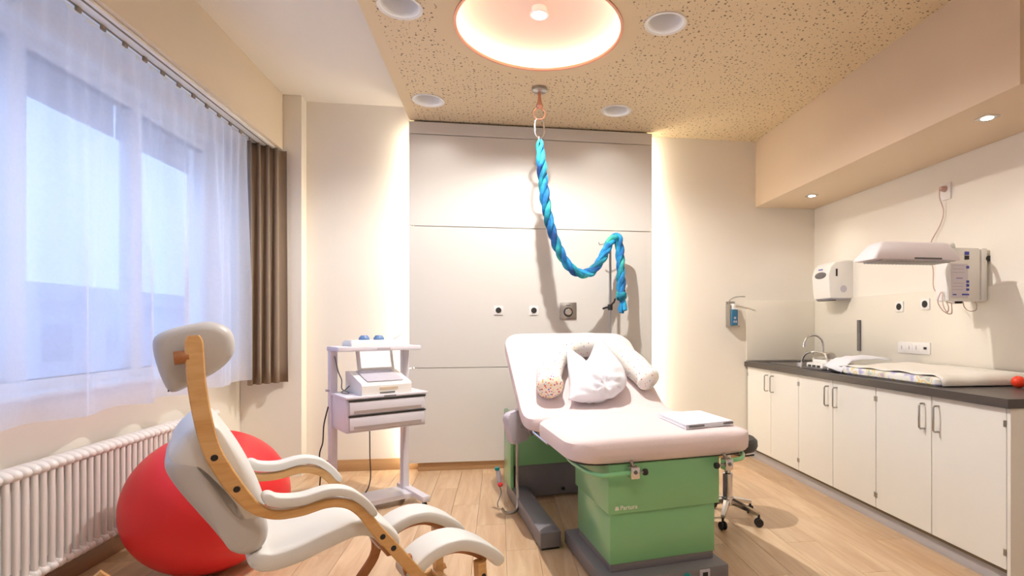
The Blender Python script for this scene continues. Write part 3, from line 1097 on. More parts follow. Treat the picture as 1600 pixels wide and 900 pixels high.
obj('plug', lathem([(0, .055), (.014, .052), (.019, .03), (.020, .012), (0, .012)], 16, RX), mat('dusky_pink_plug', '#c9a59a', .5), t)

# ------------------------------------------------------------------ radiant warmer
t = thing('radiant_warmer', 'white radiant heat lamp hood reaching over the changing mat', 'heat lamp', (0, 0, 0))
wx0, wx1, wy = 2.165, 2.735, 2.95
bm = B()
loft(bm, [[(x_, y_, z) for x_, y_ in rrect(wx0 + a, wx1 - b_, wy - .10 + c, wy + .10 - c, .02)] for a, b_, c, z in ((0, 0, 0, 1.655), (0, 0, 0, 1.668), (.07, .045, .035, 1.755), (.09, .06, .05, 1.765))])
obj('hood', bm, mat('warmer_hood_plastic', '#e0d7da', .4), t)
bm = B()
for k in range(20):
    x_ = wx0 + .06 + k * (wx1 - wx0 - .12) / 19
    box(bm, x_ - .004, x_ + .004, wy - .075, wy + .075, 1.643, 1.6485)
obj('grille', bm, 'steel', t)
obj('heater_tray', boxm(wx0 + .06, wx1 - .03, wy - .085, wy + .085, 1.6485, 1.6555), 'greyl', t)
obj('rating_plate', boxm(2.42, 2.60, wy - .1015, wy - .0995, 1.656, 1.667), 'grey_d', t)
obj('arm', tubem([(2.72, wy + .03, 1.735), (2.80, wy + .05, 1.77), (2.86, 3.05, 1.772), (2.88, 3.07, 1.752)], .013, 10, 4), 'white', t)
u = thing('warmer_control_unit', 'white wall-mounted control box with blue printed scales', 'control box', (2.80, 3.01, 1.42))
obj('housing', prism(B(), rrect(0, .215, 0, .335, .012), 0, .11, bev=.004, mtx=Matrix.Translation((0, .11, 0)) @ RX), 'white', u)
obj('wall_mount', prism(B(), rrect(.222, .262, 0, .335, .008), 0, .13, bev=.003, mtx=Matrix.Translation((0, .125, 0)) @ RX), 'white', u)
obj('joint', boxm(.214, .224, .01, .10, .01, .325), 'gap', u)
obj('knob', lathem([(0, .03), (.018, .03), (.022, 0), (0, 0)], 16, Matrix.Translation((.272, .02, .27)) @ Matrix.Rotation(R(90), 4, 'X')), 'black', u)
obj('scale_plate', boxm(.012, .128, -.0022, .0005, .02, .235), mat('pale_lilac_plate', '#d9d0d6', .45), u)
for (a, b_, c, d, mm) in ((.105, .135, .29, .312, 'blueprint'), (.105, .135, .262, .286, 'dark'), (.115, .135, .205, .222, 'blueprint'), (.115, .135, .115, .130, 'blueprint'),
                          (.115, .135, .090, .108, 'blueprint'), (.115, .135, .065, .080, 'blueprint'), (.085, .135, .036, .046, 'blueprint'), (.02, .045, .036, .044, 'blueprint'),
                          (.045, .09, .141, .145, 'blueprint'), (.02, .1, .222, .225, 'greyprint'), (.02, .1, .20, .203, 'greyprint'), (.02, .1, .178, .181, 'greyprint'), (.02, .09, .11, .113, 'greyprint'), (.02, .09, .09, .093, 'greyprint'), (.02, .09, .07, .073, 'greyprint')):
    obj('print_mark', boxm(a, b_, -.0036, -.0021, c, d), mm, u)
obj('foot_knob', lathem([(0, -.014), (.02, -.014), (.022, 0), (0, 0)], 14, Matrix.Translation((.11, .05, 0))), 'black', u)
wire = mat('pinkish_cable', '#cfb2aa', .5)
obj('cable', tubem([(.03, .06, 0), (.02, .03, -.04), (.0, .02, -.07), (-.02, .03, -.02), (-.01, .05, .06), (-.03, .06, .0), (-.02, .03, -.06), (.03, .02, -.08), (.05, .04, -.01)], .0035, 6, 6), wire, u)
obj('loop_cable', tubem([(.14, .05, 0), (.145, .04, -.04), (.18, .04, -.062), (.225, .04, -.055), (.24, .05, -.02), (.238, .06, .0)], .003, 6, 6), wire, u)
tag(obj('hanging_cable', tubem([(WR - .058, 3.335, 2.21), (WR - .05, 3.34, 2.15), (WR - .02, 3.34, 2.06), (WR - .02, 3.37, 1.97), (WR - .025, 3.44, 1.87), (WR - .03, 3.45, 1.78), (WR - .03, 3.42, 1.66), (WR - .02, 3.43, 1.55), (WR - .02, 3.40, 1.50), (WR - .03, 3.30, 1.455), (WR - .06, 3.21, 1.415), (2.86, 3.09, 1.415)], .0038, 6, 6), wire), 'thin pinkish cable hanging from the high socket to control box', 'cable')

# ------------------------------------------------------------------ things on the counter
CZ = .9205
t = thing('changing_mat', 'thick floral changing mat on the worktop under the heat lamp', 'mat', (2.43, 2.69, CZ))
bm = B()
loft(bm, [[(x_, y_, z) for x_, y_ in rrect(q, .60 - q, q, .86 - q, .03)] for q, z in ((.012, .0), (.0, .012), (.0, .038), (.010, .05), (.03, .054))])
obj('pad', bm, 'floral', t)
bm = B()
g = []
nx, ny = 18, 30
for i in range(nx + 1):
    rowv = []
    for j in range(ny + 1):
        x_ = .012 + .62 * i / nx
        y_ = -.02 + .88 * j / ny
        z = .0575 + .016 * math.exp(-((x_ - .45) / .2) ** 2) + .008 * noise.noise(Vector((x_ * 7, y_ * 5, 0)))
        ex = max(0, .03 - x_) / .03
        if y_ < .02:
            k = min(1, (.02 - y_) / .04)
            z = z * (1 - k) + .006 * k
            y_ = .01 - .03 * math.sin(k * 1.5) + .004 * math.sin(x_ * 60)
        z += .006 * math.sin(y_ * 24) * ex
        rowv.append(bm.verts.new((min(x_, .632), y_, z)))
    g.append(rowv)
for i in range(nx):
    for j in range(ny):
        bm.faces.new((g[i][j], g[i + 1][j], g[i + 1][j + 1], g[i][j + 1]))
o = obj('cover_sheet', finish(bm, True), mat('ivory_towelling', '#efe9df', .95, bump=.15, bscale=200), t)
md = o.modifiers.new('thick', 'SOLIDIFY')
md.thickness = .006
md.offset = 1
tag(obj('wipes_box', boxm(2.95, 3.06, 3.68, 3.86, CZ, CZ + .055, bev=.012), 'greyl'), 'low white box behind the changing mat against the splashback', 'box')
t = thing('rubber_bulb', 'bright orange rubber bulb lying at the mat end', 'rubber bulb', (2.83, 2.585, CZ))
obj('bulb', lathem([(0, -.034), (.016, -.031), (.029, -.018), (.034, 0), (.030, .016), (.019, .030), (.012, .040)], 20, Matrix.Translation((0, 0, .034)) @ Matrix.Rotation(R(90), 4, 'Y')), 'orange', t)
obj('nozzle', lathem([(.012, .038), (.011, .06), (.016, .064), (.016, .072), (.010, .076), (.007, .11), (0, .112)], 16, Matrix.Translation((0, 0, .034)) @ Matrix.Rotation(R(93), 4, 'Y')), 'orange', t)

# counter device with arched handle
t = thing('counter_device', 'small white counter device under an arched chrome bar', 'device', (2.47, 3.95, CZ))
bm = B()
box(bm, 0, .16, -.11, .11, .012, .05, bev=.008)
box(bm, .05, .16, -.11, .11, .045, .085, bev=.01)
obj('body', bm, 'white', t)
obj('foot_plate', boxm(-.02, .18, -.13, .13, 0, .012, bev=.003), 'grey_d', t)
for yy in (-.08, -.02, .04):
    obj('button', boxm(-.006, .002, yy, yy + .04, .018, .034, bev=.003), 'black', t)
obj('arched_bar', tubem([(-.02, .15, .002), (-.012, .15, .06), (.0, .12, .115), (.02, .06, .135), (.03, -.03, .137), (.03, -.10, .12), (.02, -.15, .06), (.02, -.155, .002)], .008, 8, 5), 'chrome', t)
bm = B()
loft(bm, [[(.09 + .05 * math.cos(a) * s, y_, .085 + max(0, .05 * math.sin(a)) * s) for a in [math.pi * k / 8 for k in range(9)]] for y_, s in ((-.09, .6), (-.08, 1), (.08, 1), (.09, .6))])
obj('hood', bm, 'steel', t)
t = thing('dark_tray', 'dark grey tray lying on the worktop beneath a white cloth', 'tray', (2.47, 3.575, CZ))
bm = B()
loft(bm, [[(x_, y_, z) for x_, y_ in rrect(-q, .42 + q, -q, .17 + q, .03)] for q, z in ((0, 0), (.008, .004), (.012, .05), (.005, .05), (-.002, .008))])
obj('body', bm, 'grey_d', t)
bm = B()
g = []
for i in range(15):
    rowv = []
    for j in range(11):
        u_, v_ = i / 14, j / 10
        x_ = 2.435 + .40 * u_
        y_ = 3.555 + .215 * v_
        z = CZ + .085 + .035 * math.sin(u_ * 2.6) * math.sin(v_ * 2.4 + .4) + .010 * noise.noise(Vector((u_ * 5, v_ * 5, 3)))
        drop = max(0, .22 - u_) / .22
        z -= drop ** 1.1 * .080 * (.55 + .45 * (1 - v_))
        x_ -= 0.0 * drop
        rowv.append(bm.verts.new((x_ + .05 * (1 - drop) * 0, y_, z)))
    g.append(rowv)
for i in range(14):
    for j in range(10):
        bm.faces.new((g[i][j], g[i + 1][j], g[i + 1][j + 1], g[i][j + 1]))
o = obj('draped_cloth', finish(bm, True), 'linen')
md = o.modifiers.new('thick', 'SOLIDIFY')
md.thickness = .005
md.offset = 1
tag(o, 'white cloth draped over the dark tray beside changing mat', 'cloth')

# ------------------------------------------------------------------ delivery bed
bed = thing('delivery_bed', 'pink-sheeted delivery bed with raised back on green pedestals', 'bed', (.521, 2.505, 0), R(9.5))
obj('base_plinth', boxm(-.05, .598, -.08, .60, .012, .085, bev=.006), 'grey', bed)
obj('base_gasket', boxm(-.035, .585, -.065, .585, .0, .0125), 'black', bed)
obj('column_skirt', boxm(.006, .562, .006, .50, .085, .125, bev=.003), 'grey', bed)
lc = obj('lower_column', boxm(0, .568, 0, .50, .124, .372, bev=.004), 'green', bed)
uc = obj('upper_column', boxm(-.012, .588, -.012, .512, .368, .604, bev=.004), 'green', bed)
lt_ = obj('lettering', text_mesh('Partura', .030), 'white', uc, (.047, -.0126, .386), (R(90), 0, 0))
em = B()
box(em, .021, .040, -.0134, -.0120, .386, .394, bev=.001, seg=1)
box(em, .023, .027, -.0134, -.0120, .386, .404)
box(em, .0285, .0325, -.0134, -.0120, .386, .404)
box(em, .034, .038, -.0134, -.0120, .386, .404)
obj('emblem', em, 'white', uc)
obj('foot_button', lathem([(0, .012), (.016, .012), (.019, .006), (.019, 0), (0, 0)], 18, Matrix.Translation((.365, -.08, .055)) @ RX), 'teal', bed)
fc = obj('connector', boxm(.435, .49, -.086, -.079, .030, .078, bev=.002), 'greyl', bed)
obj('port', boxm(.449, .476, -.0885, -.0855, .040, .066), 'black', fc)
obj('support_board', prism(B(), rrect(-.16, .775, .0, .67, .12), .602, .618, bev=.003), 'black', bed)

def cushion(pathfn, x0, x1, L, th, corner, n=28, e=.34, edge=.035):
    """loft along arc length; corner=(r at start, r at end); pathfn(s)->(y,z,ny,nz) of the top surface"""
    ss = [0, .002, .008, .018, .032, .05, .075, .105, .14]
    ss = [s for s in ss if s < L / 2]
    mid = [.14 + (L - .28) * k / 16 for k in range(1, 16)]
    full = ss + mid + [L - s for s in reversed(ss)]
    secs = []
    for s in full:
        r0, r1 = corner
        ins = 0
        if s < r0:
            ins = r0 - math.sqrt(max(0, r0 ** 2 - (r0 - s) ** 2))
        elif L - s < r1:
            ins = r1 - math.sqrt(max(0, r1 ** 2 - (r1 - (L - s)) ** 2))
        q = min(s, L - s)
        k = 1 if q >= edge else math.sqrt(max(0, 1 - (1 - q / edge) ** 2))
        k = max(.25, k)
        y_, z_, ny, nz = pathfn(s)
        cy_, cz_ = y_ - ny * th / 2, z_ - nz * th / 2
        secs.append([((x0 + x1) / 2 + a, cy_ + ny * b_, cz_ + nz * b_) for a, b_ in superround((x1 - x0) / 2 - ins, th / 2 * k, n, e)])
    return loft(B(), secs)

obj('leg_cushion', cushion(lambda s: (-.045 + s, .732, 0, 1), -.205, .812, .735, .122, (.15, .13)), 'pink', bed)
A36 = R(36)
def back_path(s):
    # short flat seat, then a rounded bend into the raised back
    s0, s1 = .17, .30
    if s < s0:
        return (.69 + s, .728, 0, 1)
    if s < s1:
        a = A36 * (s - s0) / (s1 - s0)
        r_ = (s1 - s0) / A36
        return (.69 + s0 + r_ * math.sin(a), .728 + r_ * (1 - math.cos(a)), -math.sin(a), math.cos(a))
    r_ = (s1 - s0) / A36
    y_, z_ = .69 + s0 + r_ * math.sin(A36), .728 + r_ * (1 - math.cos(A36))
    return (y_ + (s - s1) * math.cos(A36), z_ + (s - s1) * math.sin(A36), -math.sin(A36), math.cos(A36))
LB = 1.075
obj('back_cushion', cushion(back_path, -.232, .768, LB, .105, (.12, .14)), 'pink', bed)
def under(s0, s1, x0, x1, d0, d1):
    secs = []
    for k in range(13):
        y_, z_, ny, nz = back_path(s0 + (s1 - s0) * k / 12)
        secs.append([(x0, y_ - ny * d0, z_ - nz * d0), (x1, y_ - ny * d0, z_ - nz * d0), (x1, y_ - ny * d1, z_ - nz * d1), (x0, y_ - ny * d1, z_ - nz * d1)])
    return loft(B(), secs)
obj('back_shell', under(.05, LB - .12, -.15, .69, .104, .125), 'grey_d', bed)
obj('rear_pedestal_skirt', boxm(-.17, .75, 1.44, 1.62, .02, .256, bev=.005), 'grey', bed)
obj('rear_pedestal', boxm(-.185, .765, 1.425, 1.63, .255, .56, bev=.006), 'green', bed)
obj('pedestal_bolt', lathem([(0, .01), (.012, .008), (.014, 0), (0, 0)], 14, Matrix.Translation((.19, 1.44, .06)) @ RX), 'black', bed)
obj('side_plate', boxm(-.215, -.188, 1.40, 1.66, .10, .64, bev=.008), 'green', bed)
bm = B()
box(bm, .08, .50, .40, 1.50, .49, .585, bev=.01)
box(bm, -.10, .68, .75, .80, .54, .60)
obj('frame_beam', bm, 'grey_d', bed)
obj('lift_arm', tubem([(.29, 1.35, .56), (.29, 1.45, .80)], .025, 10), 'steel', bed)
for x0, x1 in ((-.205, -.085), (.68, .80)):
    obj('floor_rail', boxm(x0, x1, .545, 1.60, .012, .10, bev=.005), 'grey', bed)
    obj('rail_pad', boxm(x0 + .008, x1 - .008, .553, 1.59, 0, .0125), 'black', bed)
obj('grip_tube', tubem([(-.10, .46, .585), (-.105, .30, .56), (-.095, .08, .562), (-.06, -.035, .566), (.0, -.055, .570), (.075, -.056, .572)], .011, 10, 6), 'green_t', bed)
obj('grip_tube', tubem([(.70, .42, .60), (.765, .25, .60), (.76, .06, .60), (.71, -.03, .594), (.66, -.05, .59), (.575, -.055, .588)], .011, 10, 6), 'green_t', bed)
for x_ in (.095, .60):
    cl = obj('clamp', boxm(x_ - .022, x_ + .022, -.085, -.035, .548, .602, bev=.004), 'chrome', bed)
    sgn = 1 if x_ < .3 else -1
    obj('clamp_screw', tubem([(x_ + sgn * .02, -.062, .575), (x_ + sgn * .05, -.062, .572)], .006, 8), 'steel', cl)
    obj('knob', lathem([(0, 0), (.014, .002), (.017, .012), (.014, .022), (0, .024)], 12, Matrix.Translation((x_ + sgn * .047, -.062, .572)) @ Matrix.Rotation(R(90 * sgn), 4, 'Y')), 'black', cl)
    obj('bolt', lathem([(0, .004), (.009, .003), (.01, 0), (0, 0)], 10, Matrix.Translation((x_, -.085, .58)) @ RX), 'grey_d', cl)
    obj('clamp_post', tubem([(x_, -.06, .60), (x_, -.03, .618)], .009, 8), 'steel', bed)
# side grip pad with its joint and the hand control
obj('side_pad', prism(B(), rrect(-.075, .075, -.105, .105, .03), -.03, .03, bev=.014, seg=3,
    mtx=Matrix.Translation((-.225, 1.12, .60)) @ Matrix.Rotation(R(24), 4, 'Z') @ Matrix.Rotation(R(86), 4, 'X') @ Matrix.Rotation(R(12), 4, 'Z')), 'greyl', bed)
jt = B()
tube(jt, [(-.20, 1.13, .60), (-.15, 1.0, .60), (-.08, .96, .585)], .014, 10, 4)
lathe(jt, [(0, -.02), (.032, -.02), (.035, 0), (.032, .02), (0, .02)], 16, Matrix.Translation((-.155, .96, .60)) @ Matrix.Rotation(R(80), 4, 'X'))
obj('pad_joint', jt, 'chrome', bed)
obj('joint_lever', tubem([(-.155, .94, .595), (-.115, .88, .56), (-.085, .84, .535)], .009, 8, 3), 'chrome', bed)
obj('joint_knob', lathem([(0, 0), (.018, .002), (.02, .015), (.012, .026), (0, .027)], 14, Matrix.Translation((-.15, 1.03, .650)) @ RX), 'copper', bed)
obj('joint_block', boxm(-.17, -.06, 1.0, 1.10, .58, .65, bev=.01), 'grey_d', bed)
obj('hanger_rod', tubem([(-.195, 1.25, .50), (-.20, 1.23, .2), (-.205, 1.18, .06), (-.24, 1.12, .035), (-.30, 1.11, .04), (-.325, 1.12, .07)], .010, 8, 6), 'steel', bed)
hcb = obj('hand_control', tubem([(-.31, 1.30, .19), (-.318, 1.30, .27)], .016, 10), 'greyl', bed)
obj('button', lathem([(0, -.016), (.014, -.012), (.02, 0), (.014, .012), (0, .016)], 14, Matrix.Translation((-.305, 1.29, .175))), 'redp', hcb)
obj('button', lathem([(0, -.012), (.016, -.01), (.018, 0), (.014, .01), (0, .012)], 14, Matrix.Translation((-.325, 1.30, .283))), 'teal', hcb)
obj('cord', tubem([(-.31, 1.30, .17), (-.30, 1.28, .12), (-.33, 1.24, .07), (-.335, 1.2, .05)], .0035, 6, 5), 'grey_d', hcb)

def bedw(x, y, z):
    return bed.matrix_basis @ Vector((x, y, z))
BR = (0, 0, R(9.5))
bpos = (.521, 2.505, 0)
def onback(x, u, d=0.):
    """point on the raised back: u metres above the bend, d above the sheet"""
    y_, z_, ny, nz = back_path(.30 + u)
    return (x, y_ + ny * d, z_ + nz * d)

# horseshoe nursing pillow lying on the raised back
t = thing('nursing_pillow', 'horseshoe nursing pillow with small coloured dots on the bed', 'pillow', bpos, R(9.5))
pr_ = .086
arc = catmull([onback(-.035, .00, pr_ - .004), onback(-.025, .14, pr_), onback(.04, .30, pr_), onback(.16, .435, pr_), onback(.32, .49, pr_), (onback(.47, .45, pr_)), onback(.585, .33, pr_), onback(.65, .17, pr_), onback(.69, .05, pr_)], 6)
n = len(arc)
def nur(t_):
    e_ = min(t_, 1 - t_) * 9
    return pr_ * (.25 + .75 * math.sqrt(max(0, 1 - (1 - min(1, e_ / .55)) ** 2))) * (1 + .03 * math.sin(t_ * 40))
ext = arc[:]
obj('stuffed_body', finish(tube(B(), ext, nur, 18), True), 'dots', t)
bm = B()
tube(bm, [arc[0] + (arc[0] - arc[1]) * .1, arc[1], arc[2], arc[3]], lambda q: nur(q * 3 / n) + .003, 18)
obj('end_patch', finish(bm, True), 'dots_d', t)
bm = B()
tube(bm, [arc[-4], arc[-3], arc[-2], arc[-1]], lambda q: nur(1 - (1 - q) * 3 / n) + .002, 18)
obj('end_patch', finish(bm, True), 'dots', t)

# dented white pillow
t = thing('white_pillow', 'white linen pillow with a dented top between two peaks', 'pillow', bpos, R(9.5))
def lerp(a, b_, k):
    return a + (b_ - a) * k
bot = [Vector(p) for p in ((.015, 0), (.10, -.012), (.20, -.012), (.31, .0))]
top = [Vector(p) for p in ((.085, .44), (.155, .33), (.205, .305), (.325, .51))]
lef = [Vector(p) for p in ((.015, 0), (.045, .10), (.06, .25), (.085, .44))]
rig = [Vector(p) for p in ((.31, 0), (.42, .10), (.43, .26), (.325, .51))]
def bez(P, k):
    return catmull([(p.x, p.y, 0) for p in P], 20)[int(round(k * 60))].to_2d()
NU = 30
faces = []
bm = B()
sides = {}
for sd in (1, -1):
    for i in range(NU + 1):
        for j in range(NU + 1):
            u_, v_ = i / NU, j / NU
            b0, t0, l0, r0 = bez(bot, u_), bez(top, u_), bez(lef, v_), bez(rig, v_)
            p = lerp(b0, t0, v_) + lerp(l0, r0, u_) - (lerp(lerp(bot[0], bot[-1], u_), lerp(top[0], top[-1], u_), v_))
            inf = (max(0, math.sin(math.pi * u_)) * max(0, math.sin(math.pi * v_))) ** .55
            dth = .088 * inf
            # pressed-in crease running from the dent down to the right
            cr = (u_ - (.46 + .40 * (1 - v_) ** 1.3))
            dth *= 1 - .72 * math.exp(-(cr / .06) ** 2) * (0.45 + .55 * v_)
            dth += inf * (.016 * noise.noise(Vector((u_ * 6, v_ * 9, 2))) + .013 * math.sin(v_ * 26 + u_ * 24 + 3 * noise.noise(Vector((u_ * 4, v_ * 4, 0)))) * (.4 + u_))
            sides[(sd, i, j)] = (p, sd * dth)
    for i in range(NU):
        for j in range(NU):
            faces.append([(sd, i, j), (sd, i + 1, j), (sd, i + 1, j + 1), (sd, i, j + 1)])
vm = {}
LEAN = R(40)
org = Vector((.045, .90, .745))
for k, (p, d_) in sides.items():
    # pillow stands in a plane leaning back against the nursing pillow
    up = Vector((0, math.sin(LEAN), math.cos(LEAN)))
    nn = Vector((0, -math.cos(LEAN), math.sin(LEAN)))
    vm[k] = bm.verts.new(org + Vector((p.x * 1.06, 0, 0)) + up * (p.y + .03) * 1.04 + nn * (d_ + .035))
for f in faces:
    bm.faces.new([vm[q] for q in f])
bmesh.ops.remove_doubles(bm, verts=bm.verts, dist=.0005)
obj('pillow_case', finish(bm, True), 'linen', t)

# folded cloth on the foot part
t = thing('folded_cloth', 'folded white cloth with dark edge on the foot of the bed', 'cloth', bpos, R(9.5))
q = [(.435, .055), (.745, .10), (.755, .46), (.47, .44)]
for k, (z0, z1, ins) in enumerate(((.7335, .742, 0), (.7422, .751, .004), (.7512, .758, .002))):
    cxx, cyy = sum(p[0] for p in q) / 4, sum(p[1] for p in q) / 4
    outl = [(p[0] + (cxx - p[0]) * ins * 3, p[1] + (cyy - p[1]) * ins * 3) for p in q]
    obj('fold', prism(B(), outl, z0, z1, bev=.003, seg=2), mat('cool_white_cotton', '#e9e9f2', .9) if k == 0 else bpy.data.materials['cool_white_cotton'], t)
obj('dark_hem', prism(B(), [(.455, .052), (.55, .066), (.548, .074), (.456, .060)], .7425, .7505), 'grey_d', t)
obj('dark_hem', prism(B(), [(.68, .085), (.742, .096), (.741, .104), (.68, .093)], .7425, .7505), 'grey_d', t)

# ------------------------------------------------------------------ stool behind the bed
t = thing('rolling_stool', 'black padded stool on chrome castor base behind the bed', 'stool', (1.481, 3.345, 0))
obj('seat', lathem([(0, .455), (.15, .455), (.178, .465), (.188, .49), (.186, .523), (.168, .540), (0, .546)], 36), 'blackpad', t)
obj('seat_plate', lathem([(0, .44), (.09, .44), (.10, .454), (0, .454)], 24), 'black', t)
obj('adjust_lever', tubem([(.02, -.03, .43), (.08, -.07, .425), (.14, -.09, .435)], .005, 6, 3), 'black', t)
obj('column', lathem([(0, .12), (.032, .12), (.032, .30), (.020, .305), (.020, .44), (0, .44)], 20), 'chrome', t)
obj('hub', lathem([(0, .095), (.04, .095), (.046, .11), (.04, .15), (0, .15)], 20), 'chrome', t)
for k in range(5):
    a = 2 * math.pi * k / 5 - .87
    ca, sa = math.cos(a), math.sin(a)
    bm = B()
    loft(bm, [[(ca * r_ - sa * w_, sa * r_ + ca * w_, z_ + dz) for w_, dz in ((-hw, -hz), (hw, -hz), (hw, hz), (0, hz * 1.5), (-hw, hz))] for r_, z_, hw, hz in ((.03, .122, .02, .016), (.12, .10, .016, .013), (.21, .078, .012, .010))])
    lg = obj('leg', bm, 'chrome', t)
    bm = B()
    for s in (-.012, .012):
        lathe(bm, [(0, -.008), (.022, -.008), (.026, -.004), (.026, .004), (.022, .008), (0, .008)], 16, Matrix.Translation((ca * .21, sa * .21, .0265)) @ Matrix.Rotation(a + .7, 4, 'Z') @ Matrix.Translation((0, s, 0)) @ Matrix.Rotation(R(90), 4, 'X'))
    tube(bm, [(ca * .21, sa * .21, .03), (ca * .21, sa * .21, .075)], .008, 8)
    obj('castor', bm, 'black', lg)

# ------------------------------------------------------------------ monitor cart
t = thing('monitor_cart', 'white wheeled equipment cart with two drawers by the alcove', 'cart', (-1.113, 3.826, 0), R(32))
for x_ in (0, .50):
    obj('post', prism(B(), rrect(x_ - .024, x_ + .024, -.03, .03, .008), .055, 1.125), 'cart', t)
bm = B()
prism(bm, rrect(-.05, .55, -.16, .07, .02), .045, .075, bev=.004)
obj('base', bm, 'cart', t)
for x_ in (-.015, .515):
    ft = obj('foot', boxm(x_ - .028, x_ + .028, -.34, .12, .048, .090, bev=.008), 'cart', t)
    for y_ in (-.31, .09):
        bm = B()
        lathe(bm, [(0, -.011), (.021, -.011), (.024, -.005), (.024, .005), (.021, .011), (0, .011)], 16, Matrix.Translation((x_, y_, .0245)) @ Matrix.Rotation(R(90), 4, 'Y'))
        tube(bm, [(x_, y_, .03), (x_, y_, .05)], .01, 8)
        obj('castor', bm, 'black', ft)
# drawer cabinet
dc = obj('drawer_cabinet', None if False else boxm(-.012, .512, -.33, .03, .585, .795, bev=.004), 'cart', t)
obj('cabinet_top', boxm(-.02, .525, -.345, .035, .797, .815, bev=.005), 'cart', t)
obj('top_emblem', boxm(.22, .30, -.3462, -.3445, .802, .810), 'grey_d', t)
for z0, z1 in ((.60, .685), (.70, .782)):
    d = obj('drawer', boxm(.004, .50, -.345, -.331, z0, z1, bev=.004), 'cart', t)
    obj('grip_recess', boxm(.03, .475, -.3465, -.3445, z0 + .008, z0 + .026), mat('taupe_grip_shade', '#a89a94', .6) if 'taupe_grip_shade' not in bpy.data.materials else bpy.data.materials['taupe_grip_shade'], d)  # shade of the drawer grip drawn as a taupe strip
    obj('seal', boxm(.0, .508, -.3475, -.331, z1 + .002, z1 + .009), 'dark', d)
# upper shelf with its transducer tray
obj('shelf', boxm(-.03, .53, -.22, .035, 1.095, 1.127, bev=.006), 'cart', t)
obj('shelf_emblem', boxm(.22, .31, -.2212, -.2195, 1.105, 1.116), 'greyprint', t)
obj('side_bolt', tubem([(-.024, 0, .83), (-.045, 0, .83)], .008, 8), 'greyl', t)
tb = thing('transducer_box', 'flat white box with two blue transducers on cart shelf', 'medical device', (-1.113, 3.826, 1.1275), R(32))
bm = B()
loft(bm, [[(x_, y_, z) for x_, y_ in rrect(.06 + q, .44 - q, -.19 + q, .01 - q, .015)] for q, z in ((0, 0), (0, .022), (.012, .04))])
obj('body', bm, 'white', tb)
for x_ in (.175, .275):
    obj('transducer', lathem([(0, .032), (.022, .030), (.032, .016), (.036, .006), (.034, 0), (0, 0)], 20, Matrix.Translation((x_, -.10, .0405))), mat('steel_blue_plastic', '#5f7fae', .4) if 'steel_blue_plastic' not in bpy.data.materials else bpy.data.materials['steel_blue_plastic'], tb)
obj('antenna', tubem([(.39, -.05, .035), (.50, -.02, .095)], .0025, 6), 'grey_d', tb)
ctg = thing('fetal_monitor', 'white fetal monitor with raised glowing screen on cart', 'monitor', (-1.113, 3.826, .8155), R(32))
bm = B()
loft(bm, [[(x_, -.325, .0), (x_, .01, .0), (x_, .01, .135), (x_, -.05, .14), (x_, -.31, .075), (x_, -.325, .06)] for x_ in (.085, .10, .40, .415)])
obj('body', bm, 'white', ctg)
obj('keypad', boxm(-.12, .12, -.115, .115, -.002, .004, bev=.002, mtx=Matrix.Translation((.25, -.185, .112)) @ Matrix.Rotation(R(14), 4, 'X')), 'greyl', ctg)
scn = obj('screen_housing', prism(B(), rrect(-.125, .125, 0, .21, .012), -.012, .012, bev=.004, mtx=Matrix.Translation((.275, -.055, .13)) @ Matrix.Rotation(R(72), 4, 'X')), 'white', ctg)
obj('screen', prism(B(), rrect(-.105, .105, .025, .195, .006), .0122, .0135, mtx=Matrix.Translation((.275, -.055, .13)) @ Matrix.Rotation(R(72), 4, 'X')), 'screen', scn)
obj('paper_flap', boxm(.20, .32, -.3275, -.3245, .030, .046), mat('beige_label', '#d7c3a8', .5), ctg)
obj('connector_strip', boxm(.20, .30, -.327, -.3245, .006, .016), 'grey_d', ctg)
tag(obj('probe_cable', tubem([tuple(t.matrix_basis @ Vector(p)) for p in ((.0, -.045, 1.06), (.02, -.05, .96), (.04, -.06, .90), (.03, -.10, .845), (.06, -.14, .822), (.03, -.2, .822), (.02, -.12, .824), (.06, -.06, .83), (.085, -.08, .86))], .004, 6, 6), 'grey_d'), 'thin grey cable looped beside the fetal monitor', 'cable')
tag(obj('power_cable', tubem([tuple(t.matrix_basis @ Vector(p)) for p in ((.25, .01, .585), (.255, .02, .35), (.26, .03, .16), (.22, .08, .05), (.10, .16, .006), (-.10, .22, .006), (-.22, .20, .006))], .004, 6, 6), 'black'), 'black power cable hanging under the cart to the floor', 'cable')
tag(obj('side_cable', tubem([tuple(t.matrix_basis @ Vector(p)) for p in ((-.026, .01, .72), (-.05, .02, .60), (-.055, .03, .48), (-.075, .03, .40), (-.07, .03, .25), (-.08, .05, .10), (-.10, .10, .006))], .0045, 6, 6), 'black'), 'short black cable beside the left post of the cart', 'cable')

# ------------------------------------------------------------------ gym ball
bm = B()
bmesh.ops.create_uvsphere(bm, u_segments=64, v_segments=40, radius=.375)
bmesh.ops.rotate(bm, verts=bm.verts, matrix=Matrix.Rotation(R(62), 3, 'X') @ Matrix.Rotation(R(25), 3, 'Y'))
for v in bm.verts:
    v.co.z *= .965
    if v.co.z < -.345:
        v.co.z = -.345 + (v.co.z + .345) * .35
zmin = min(v.co.z for v in bm.verts)
gb = thing('exercise_ball', 'large red exercise ball on the floor behind the chair', 'ball', (-1.50, 3.06, 0))
bmesh.ops.translate(bm, verts=bm.verts, vec=(0, 0, -zmin))
obj('shell', finish(bm, True), 'ball', gb)
